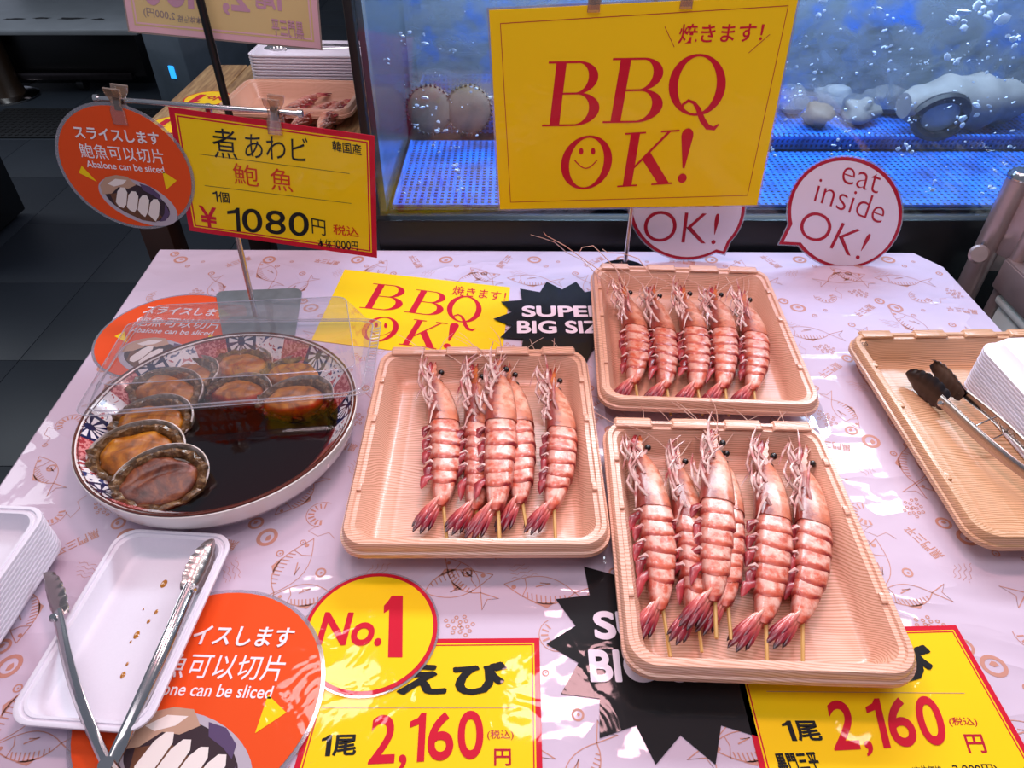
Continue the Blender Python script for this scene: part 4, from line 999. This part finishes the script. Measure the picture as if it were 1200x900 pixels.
    # walking legs folded along the head's belly side
    for k in range(13):
        y = .000+k*.0058; b0 = spine(y)+Vector((-interp(HALF, y)*rg.uniform(.10, .80), 0, .013-.006*(k % 3)))
        kn = b0 + Vector((-.006-.010*rg.random(), .004+.030*rg.random(), .004+.008*rg.random()))
        if k % 4 == 0: ft_ = kn + Vector((rg.uniform(-.010, .0), -.022-.014*rg.random(), -.006))
        else: ft_ = kn + Vector((rg.uniform(-.006, .016), .012+.018*rg.random(), rg.uniform(-.002, .010)))
        MB().tube([b0, (b0+kn)/2+Vector((-.003, 0, .002)), kn, (kn+ft_)/2+Vector((-.002*rg.random(), 0, .001)), ft_], [.0023, .0021, .0018, .0013, .0005], 5).build('leg', 'shrimp_leg', e)
    for k in range(5):
        y = .084+k*.0195; b0 = spine(y)+Vector((-interp(HALF, y)*.62, 0, .003)); tip = b0+Vector((-.005-.011*rg.random(), -.015-.018*rg.random(), rg.uniform(-.010, .000)))
        m0 = b0*.5+tip*.5+Vector((-.0035, .003, .002))
        sw = MB().tube([b0, b0*.5+m0*.5, m0, m0*.4+tip*.6, tip], [.0030, .0046, .0048, .0032, .0005], 6, flat=.40).build('swimmeret', 'shrimp_flap', e)
        if k < 4:
            q0 = b0 + Vector((.002, -.006, .004)); q1 = q0 + Vector((-.013, .004-.012*rg.random(), .000))
            MB().tube([q0, (q0+q1)/2+Vector((0, .002, .003)), q1], [.0018, .0022, .0005], 5, flat=.6).build('swimmeret', 'shrimp_leg', e)
    # tail fan, folded together and bent to the belly side
    root = spine(.194) + Vector((-.001, 0, 0)); d0 = Vector((-.50, -.86, 0)).normalized()
    for k, (an, L_, wd, zz, so_) in enumerate(((-8, .044, .0058, .000, -.004), (-3, .050, .0066, .003, -.002), (1, .038, .0050, .006, .000), (3, .048, .0066, .002, .002), (9, .040, .0056, -.001, .004))):
        d = Matrix.Rotation(R(an), 3, 'Z') @ d0; sv = Vector((-d.y, d.x, 0)); loops, uvs = [], []
        for i, (f, wf) in enumerate(((0, .45), (.2, .72), (.5, .98), (.78, .90), (.93, .55), (1, .12))):
            cc = root + sv*so_*.6 + d*L_*f + Vector((0, 0, zz*(1-f*.5) + .003*math.sin(f*3.1) - .006*f))
            loops.append([cc+sv*wd*wf*.62*math.cos(2*math.pi*j/8)+Vector((0, 0, .0030*(1-.6*f)*math.sin(2*math.pi*j/8))) for j in range(8)]); uvs += [(f, 0)]*8
        MB().loft(loops, True, True, True, uvs).build('tail_blade', 'tail', e)
    a0, a1 = spine(.165), spine(.196)+Vector((.003, 0, 0)); dd = Vector((.06, -1, -.12)).normalized()
    MB().tube([a0, a1, a1+dd*(.042+.012*rg.random())], .0019, 6).build('skewer', 'bamboo', e)
    return e, (Vector((spine(0).x+.008, .012, 0)), root + d0*.046)
protos = [shrimp_proto(b, s_) for b, s_ in ((.010, 1), (.006, 2), (.013, 3), (.003, 4), (.008, 5))]
used = set()
def place_shrimp(k, head, tail, z, label, group, roll=0):
    e, (a, b) = protos[k]
    H, T_ = P(*head, z), P(*tail, z); vw = T_-H; vl = b-a; sc = vw.length/Vector((vl.x, vl.y)).length
    rz = math.atan2(vw.y, vw.x) - math.atan2(vl.y, vl.x)
    if k in used: o = copy_tree(e)
    else: o = e; used.add(k)
    o.scale = (sc, sc, sc); rot = Matrix.Rotation(rz, 3, 'Z'); off = rot @ (a*sc)
    o.location = H - off; o.location.z = z
    o.rotation_euler = (0, roll, rz); tag(o, label, 'shrimp', group); return sc
ordn = ['leftmost', 'second from left', 'middle', 'fourth from left', 'rightmost']
zf = CZ+.0045+.004+.0185
T1 = [((516, 442), (490, 621), 0, 0), ((563, 446), (528, 624), 1, -.002), ((593, 440), (550, 626), 3, .010), ((604, 446), (585, 617), 1, .000), ((655, 452), (620, 621), 2, 0)]
for i, (h_, t_, k, dz) in enumerate(T1): print('SC', place_shrimp(k, h_, t_, zf+dz, ['leftmost skewered shrimp in the middle tray, nearest the sauce dish', 'darker shrimp second from left in the middle tray, under its neighbour', 'centre skewered shrimp lying on top in the middle tray', 'skewered shrimp fourth from left in the middle tray', 'rightmost skewered shrimp in the middle tray'][i], 'shrimp in the middle tray', (0.15, .25, -.05, -.1, .05)[i]))
T2 = [((737, 348), (723, 466), 2, 0), ((771, 351), (760, 471), 4, 0), ((807, 350), (795, 472), 0, .002), ((844, 352), (826, 471), 4, 0), ((877, 357), (861, 472), 2, 0)]
for i, (h_, t_, k, dz) in enumerate(T2): print('SC', place_shrimp(k, h_, t_, zf+dz, '%s skewered shrimp in the farthest back tray' % ordn[i], 'shrimp in the back tray', (.1, .2, 0, -.1, 0)[i]))
T3 = [((757, 530), (748, 746), 4, 0), ((800, 545), (790, 752), 1, -.002), ((845, 526), (803, 730), 3, .010), ((850, 538), (822, 736), 1, .002), ((904, 541), (861, 756), 0, 0), ((949, 549), (905, 753), 2, 0)]
for i, (h_, t_, k, dz) in enumerate(T3): print('SC', place_shrimp(k, h_, t_, zf+dz, ['leftmost skewered shrimp in the near right tray', 'darker shrimp second from left in the near right tray', 'third shrimp from left, lying on top in the near right tray', 'fourth shrimp from left in the near right tray', 'second shrimp from right in the near right tray', 'rightmost skewered shrimp in the near right tray'][i], 'shrimp in the near right tray', (.1, .25, -.05, -.1, 0, .05)[i]))
first_back = [o for o in C.objects if o.get('label') == 'leftmost skewered shrimp in the farthest back tray'][0]
inv = first_back.matrix_basis.inverted()
for pts in ([(742, 352, .045), (722, 330, .055), (690, 308, .062), (662, 288, .085), (640, 276, .10), (637, 272, .105)], [(740, 350, .045), (724, 318, .06), (708, 300, .075), (695, 288, .085), (682, 290, .085), (678, 298, .08)], [(745, 352, .045), (765, 325, .065), (748, 303, .08), (730, 297, .085), (712, 296, .09), (706, 292, .09)], [(738, 350, .045), (700, 322, .05), (683, 305, .05), (664, 296, .06), (650, 284, .09), (636, 279, .1), (622, 275, .11)]):
    MB().tube([inv @ P(u, v, CZ+z_) for u, v, z_ in pts], [.0009, .0009, .0008, .0007, .0006, .0005, .0004][:len(pts)], 5).build('antenna', 'antenna', first_back)
# bench tray, its shrimp, foam trays and badges
bt = wood_tray('pale pink tray of shrimp on the wooden bench by the tank', .285, .20, .042, (-.468, 1.575, BZ+.0005), R(-4), 'tray_wood', tabs=False)
zb = BZ+.0005+.004+.0165
for i, (h_, t_, k) in enumerate([((318, 147), (386, 109), 1), ((338, 152), (402, 119), 4), ((372, 155), (415, 116), 0)]):
    place_shrimp(k, h_, t_, zb+.004*i, ['upper shrimp in the pink tray on the wooden bench', 'middle shrimp in the pink tray on the wooden bench', 'lower shrimp in the pink tray nearest the tank edge'][i], 'shrimp on the wooden bench', .1)
foam_stack(9, .27, .13, .028, .0066, (-.468, 1.775, BZ+.0006), R(-2), ('long white foam tray in the stack on the wooden bench', 'topmost long white foam tray on the wooden bench'), 'foam trays on the bench')
for u, v, lab in ((243, 116, 'yellow round number one badge lying upside down on the bench'), (203, 146, 'yellow round badge on the bench, mostly behind the handwritten card')):
    s = Sign('number_one_badge', lab, 'sign', P(u, v, BZ+.0005), (-1, .1, 0), UP)
    s.slab('rim', circle(.053), 'print_red', 0, .0006); s.flat('face', polyf(circle(.0495)), 'print_yellow', .0009)
    s.text('No.', (-.042, -.016), (.006, -.016), (-.042, .010), 'print_red', .0012, .035, .18, px=False); s.text('1', (.010, -.026), (.034, -.026), (.010, .030), 'print_red', .0012, .06, .12, px=False)

# ------------------------------------------------------------------ sauce dish with abalone
PC = Vector((-.362, .652, CZ+.0012)); PR = .168
dish = thing('sauce_dish', 'large white dish with painted blue and red inner rim, filled with brown sauce', 'dish', PC)
MB().lathe([(0, .003), (.118, .003), (.120, 0), (.126, 0), (.129, .004), (.150, .012), (.163, .030), (.1675, .050), (.1675, .053), (.1650, .0545), (.1625, .053), (.138, .026), (.124, .0125), (0, .010)], 96).build('dish_body', 'porcelain', dish)
MB().loft([[Vector((r*math.cos(2*math.pi*j/96), r*math.sin(2*math.pi*j/96), z_)) for j in range(96)] for r, z_ in ((.1618, .0530), (.1375, .0266), (.124, .0132))]).build('painted_band', 'plate_paint', dish)
MB().tube([(.1650*math.cos(2*math.pi*j/96), .1650*math.sin(2*math.pi*j/96), .0540) for j in range(97)], .0016, 6, cap=False).build('brown_rim', 'glaze_rim', dish)
MB().tube([(.1605*math.cos(2*math.pi*j/96), .1605*math.sin(2*math.pi*j/96), .0524) for j in range(97)], .0006, 5, cap=False).build('rim_line', 'glaze_rim', dish)
SL = .0295
so = MB().lathe([(0, .0085), (.120, .0090), (.136, .022), (.1415, SL), (0, SL)], 96).build('soy_sauce', 'soy', loc=PC); tag(so, 'dark brown soy sauce filling the painted dish', 'sauce')
def abalone_mesh(seed, brown):
    rg = random.Random(seed); e = bpy.data.objects.new('abalone', None); C.objects.link(e); e.empty_display_size = .02
    A, B, n = .050, .034, 96
    def lp(f, z_, ruf=0, ph=0, ox=0, oy=0, fa=1.0): return [Vector((ox+A*f*fa*math.cos(t_)*(1+ruf*math.sin(9*t_+ph)+ruf*.6*math.sin(17*t_+ph*2)), oy+B*f*math.sin(t_)*(1+ruf*math.sin(11*t_+ph)) + .005*f*math.cos(t_-.6)**2, z_ + ruf*.05*math.sin(13*t_+ph)+ruf*.03*math.sin(23*t_))) for t_ in [2*math.pi*j/n for j in range(n)]]
    def sl_(f, z_): 
        q = lp(f, z_)
        for p in q: p.z += .0045*max(-.6, (p.y+p.x*.5)/B)
        return q
    MB().loft([lp(.15, -.022), lp(.5, -.0195), lp(.8, -.012), lp(.97, -.003), sl_(1.01, .0035), sl_(.98, .0050), lp(.90, .001)], True, True, True).build('shell', 'abalone_shell', e)
    ox, oy = rg.uniform(-.002, .001), -.0045
    MB().loft([lp(.92, .000, .01, seed, ox, oy), lp(1.0, .0045, .026, seed, ox, oy), lp(.97, .0090, .034, seed, ox, oy), lp(.88, .0105, .034, seed+1, ox, oy), lp(.79, .0065, .02, seed, ox, oy), lp(.74, .002, 0, 0, ox, oy)], True, True, True).build('mantle', 'abalone_mantle', e)
    bm = bmesh.new(); bmesh.ops.create_icosphere(bm, subdivisions=4, radius=1)
    for v in bm.verts:
        d = v.co.copy(); k_ = 1 + .16*noise.fractal(Vector((d.x*1.3, d.y*1.3, seed*2.3)), 1, 2, 3)
        x, y = d.x*A*.80*k_, d.y*B*.79*k_; r2 = d.x*d.x+d.y*d.y
        z_ = (.0125 if d.z > 0 else .004)*math.copysign(abs(d.z)**.6, d.z)
        if d.z > 0:
            cr = math.exp(-((y-.006*math.sin(x*50+seed)-.004)/.0022)**2)*math.exp(-(x/.030)**4)
            z_ -= (.0045 if brown else .0020)*cr; z_ += .0014*noise.noise(Vector((x*70, y*90, seed)))
            if brown: z_ -= .0045*(1-r2)
        v.co = Vector((x+ox, y+oy+.001, z_))
    me = bpy.data.meshes.new('foot'); bm.to_mesh(me); bm.free(); me.materials.append(M['abalone_foot_brown' if brown else 'abalone_foot']); me.polygons.foreach_set('use_smooth', [True]*len(me.polygons))
    obj('foot', me, e)
    return e
ab = [((190, 562), .047, 22, (-.50, .06), 1, 'abalone with brown creased flesh at the front of the sauce dish', .012), ((161, 533), .050, 14, (-.42, .08), 0, 'orange abalone overlapping the front one at the dish left side', .009), ((180, 496), .046, 6, (-.36, .0), 0, 'orange abalone third from the front along the dish left side', .004),
      ((196, 460), .044, -6, (-.36, .08), 0, 'orange abalone fourth from the front, under the lid edge', .006), ((222, 441), .042, -16, (-.16, -.1), 0, 'abalone at the back left of the dish beneath the clear lid', .003), ((284, 430), .040, -6, (-.20, 0), 0, 'abalone at the back middle of the dish beneath the clear lid', .003),
      ((347, 441), .043, 4, (-.18, 0), 0, 'abalone farthest right at the back of the dish beneath the lid', .000), ((281, 463), .040, 0, (-.26, 0), 0, 'half sunk abalone in the middle of the dish at the lid edge', -.001), ((347, 471), .046, 10, (-.22, 0), 0, 'half sunk abalone at the right of the dish at the lid edge', -.001)]
for i, ((u, v), hl, ang, tilt, brown, lab, dz) in enumerate(ab):
    e = abalone_mesh(i+1, brown); sc = hl/.050*1.10; p = P(u, v, PC.z+(.029 if i < 4 else .0225)+dz); e.scale = (sc, sc, sc*1.05); e.location = p
    e.rotation_euler = (Matrix.Rotation(R(ang), 3, 'Z') @ Matrix.Rotation(-tilt[0], 3, 'X') @ Matrix.Rotation(tilt[1], 3, 'Y')).to_euler()
    tag(e, lab, 'abalone', 'abalone in the sauce dish')
# clear lid resting on the back of the dish
ld = thing('plastic_cover', 'clear plastic lid resting over the back of the sauce dish', 'lid', P(270, 372, CZ))
l0 = ld.location.copy()
def quad_loop(fl_, fr_, br_, bl_, rad, n=5):
    out = []
    for p in rrect(2, 2, rad, 0, n):
        x, y = (p.x+1)/2, (p.y+1)/2; out.append((fl_*(1-x)+fr_*x)*(1-y) + (bl_*(1-x)+br_*x)*y - l0)
    return out
zr = PC.z+.0565
rim = [P(98, 484, zr), P(424, 459, zr), P(438, 376, CZ+.010), P(158, 378, CZ+.010)]
topc = [P(112, 452, zr+.026), P(417, 432, zr+.026), P(405, 347, CZ+.046), P(180, 358, CZ+.046)]
cen = sum(rim, Vector())/4
ex_ = [p + (p-cen).normalized()*.014 for p in rim]
L_top = quad_loop(*topc, .14); L_in = quad_loop(*[p*.93+sum(topc, Vector())/4*.07 for p in topc], .14); L_rim = quad_loop(*rim, .16); L_fl = quad_loop(*ex_, .16)
MB().loft([L_rim, [a*.25+b*.75+Vector((0, 0, .002)) for a, b in zip(L_rim, L_top)], L_top, L_in], True, False, True).build('lid_dome', 'clear_lid', ld)
MB().loft([L_rim, L_fl, [p-Vector((0, 0, .004)) for p in L_fl]], True, False, False).build('lid_flange', 'clear_lid', ld)
clear('lid_edge', 'F2F0F6', .08, .22, .25, 'F4F0F8')
for lp_, r_ in ((L_rim, .0011), (L_top, .0007), (L_fl, .0007)): MB().tube(lp_+lp_[:1], r_, 5, cap=False).build('lid_gloss_edge', 'lid_edge', ld)  # edge tubes whitened to stand in for the lid's gloss lines
mb = MB()
for k in range(13):
    a = ex_[1].lerp(ex_[2], .25+k*.05)-l0; b = rim[1].lerp(rim[2], .25+k*.05)-l0; mb.tube([a+Vector((0, 0, .001)), b+Vector((0, 0, .001))], .0008, 4)
mb.build('flange_ribs', 'lid_edge', ld, kind='stuff')

# ------------------------------------------------------------------ tongs
def tongs(label, hinge, tips, head_l, head_w, arm_w, sag=0, mats=('chrome', 'steel'), ring=None, twist=0, bowk=.010):
    hinge = Vector(hinge); e = thing('tongs', label, 'tongs', hinge)
    for tip in tips:
        tip = Vector(tip)-hinge; L_ = tip.length; d = tip.normalized(); hd = head_l/L_
        other = sum((Vector(t_)-hinge for t_ in tips), Vector())/2
        out = (tip-other); out = (out - d*out.dot(d)); out = out.normalized() if out.length > 1e-5 else d.cross(Vector((0, 0, 1))).normalized()
        up = d.cross(out).normalized(); up = up if up.z > 0 else -up
        q_ = Matrix.Rotation(R(twist) * (1 if d.cross(out).z > 0 else -1), 3, d); up = q_ @ up; out = q_ @ out
        # channel-shaped arm
        loops = []
        for i in range(11):
            f = i/10*(1-hd*.88); w = arm_w*(.75+.25*math.sin(f*3)); bow = math.sin(math.pi*min(1, f/(1-hd)))*bowk
            c = d*L_*f + out*bow - up*sag*math.sin(math.pi*f)
            loops.append([c + out*(math.cos(a)*.0035) + up*(math.sin(a)*w/2) for a in [R(x) for x in (-90, -50, 0, 50, 90)]] + [c + out*(math.cos(a)*.0035-.0014) + up*(math.sin(a)*w/2*.86) for a in [R(x) for x in (90, 50, 0, -50, -90)]])
        arm = MB().loft(loops, True, True, True).build('arm', mats[0], e)
        # scalloped gripping head
        up_e, lo_e = [], []
        N = 36
        for i in range(N+1):
            f = i/N; c = d*(L_*(1-hd) + head_l*f)
            env = math.sin(math.pi*min(1, .16+.80*f))**.6; sc_ = 1+.13*abs(math.sin(f*math.pi*6))
            up_e.append((c, head_w/2*env*sc_))
        rows_ = []
        for c, hw in up_e:
            rows_.append([c + up*hw*s_ + out*(.0055*(1-s_*s_)-.004) for s_ in (-1, -.6, 0, .6, 1)] + [c + up*hw*s_ + out*(.0055*(1-s_*s_)-.0052) for s_ in (1, .6, 0, -.6, -1)])
        hd_ = MB().loft(rows_, True, True, True).build('gripping_head', mats[1], e)
        c = d*(L_*(1-hd)+head_l*.03)
        MB().tube([c-up*.001+out*.004, c+up*.001+out*.0065], [.0045, .003], 10).build('rivet', 'chrome', e)
    MB().tube([Vector((0, 0, -arm_w*.55)), Vector((0, 0, arm_w*.55))], .0065, 12).build('hinge', mats[0], e)
    if ring:
        a = (Vector(tips[0])-hinge)*ring; b = (Vector(tips[1])-hinge)*ring; m = (a+b)/2; d = (Vector(tips[0])-hinge).normalized()*.009
        u_ = (b-a).normalized()*.005; z_ = Vector((0, 0, .008))
        MB().tube([a-u_-d-z_, a-u_+d+z_, b+u_+d+z_, b+u_-d-z_, a-u_-d-z_], .0013, 6).build('locking_ring', 'chrome', e)
    return e
tongs('open stainless tongs lying across the empty foam tray', P(128, 900, CZ+.022), [P(52, 672, CZ+.034), P(250, 632, CZ+.034)], .062, .024, .015, 0, ('chrome', 'steel'), None, 48, .006)
tongs('stainless tongs with shade-darkened heads in the right wood grain tray', P(1262, 596, CZ+.030), [P(1062, 437, CZ+.022), P(1094, 424, CZ+.026)], .070, .036, .018, 0, ('steel', 'dark_steel'), .50, 8)  # shade on the heads is put into their darker steel colour
tongs('small tongs lying on the foam trays on the bench', (-.34, 1.765, BZ+.087), [(-.57, 1.775, BZ+.087), (-.57, 1.745, BZ+.087)], .05, .012, .006, 0, ('chrome', 'chrome'))

# ------------------------------------------------------------------ steel rack to the right of the table
rk = thing('steel_rack', 'stained stainless steel rack with wire shelf right of the table', 'rack', (.90, 1.02, 0))
r0 = rk.location.copy()
def at(x, y, z): return Vector((x, y, z)) - r0
def post(x, y, zt, r): MB().tube([at(x, y, .0), at(x, y, zt)], r, 18).build('post', 'rack_steel', rk); MB().lathe([(0, .007), (r*.8, .006), (r*1.06, 0), (r*1.06, -.007)], 18, at(x, y, zt)).build('post_cap', 'chrome', rk)
post(.838, 1.115, .912, .0195); post(.862, 1.065, .935, .011); post(1.40, 1.115, .93, .0195); post(1.40, .45, .93, .0195)
MB().box(at(.850, 1.090, .835), (.006, .05, .12), R(25)).build('corner_plate', 'rack_steel', rk, bevel=.001)
MB().box(at(.848, .78, .752), (.006, .58, .052)).build('side_plate', 'rack_steel', rk, bevel=.001); MB().box(at(.862, .78, .779), (.030, .58, .004)).build('side_plate', 'rack_steel', rk, bevel=.001)
MB().box(at(1.12, 1.115, .755), (.52, .008, .05)).build('rail', 'rack_steel', rk, bevel=.001)
for k in range(12): MB().tube([at(.885+k*.042, 1.105, .790), at(.885+k*.042, .47, .790)], .0032, 6).build('shelf_wire', 'chrome', rk)
for k in range(4): MB().tube([at(.875, 1.058, .815+k*.026), at(.875, .47, .815+k*.026)], .0032, 6).build('guard_wire', 'chrome', rk)
for k in range(7): MB().tube([at(.875, 1.04-k*.09, .780), at(.875, 1.04-k*.09, .905)], .0032, 6).build('guard_upright', 'chrome', rk)
for k in range(9): MB().tube([at(.872, 1.03-k*.07, .786), at(1.39, 1.03-k*.07, .786)], .0030, 6).build('shelf_wire', 'chrome', rk)
kn = PY(1147, 298, 1.075)-r0
kb = MB().lathe([(0, .005), (.013, .0045), (.0165, 0), (.014, -.006), (0, -.006)], 22).build('knob', 'rack_steel', rk, loc=kn); kb.rotation_euler = (R(62), 0, R(-20))
MB().tube([kn, kn+Vector((.022, .030, .004))], .0045, 8).build('knob_shaft', 'chrome', rk)
gb = thing('grey_bin', 'pale grey box standing under the steel rack', 'box', (1.03, .82, 0))
box('body', (0, 0, .353), (.35, .46, .70), 'grey_paint', gb, bevel=.01); box('lid', (0, 0, .710), (.36, .47, .014), 'grey_paint', gb, bevel=.004)
bpy.context.view_layer.update()
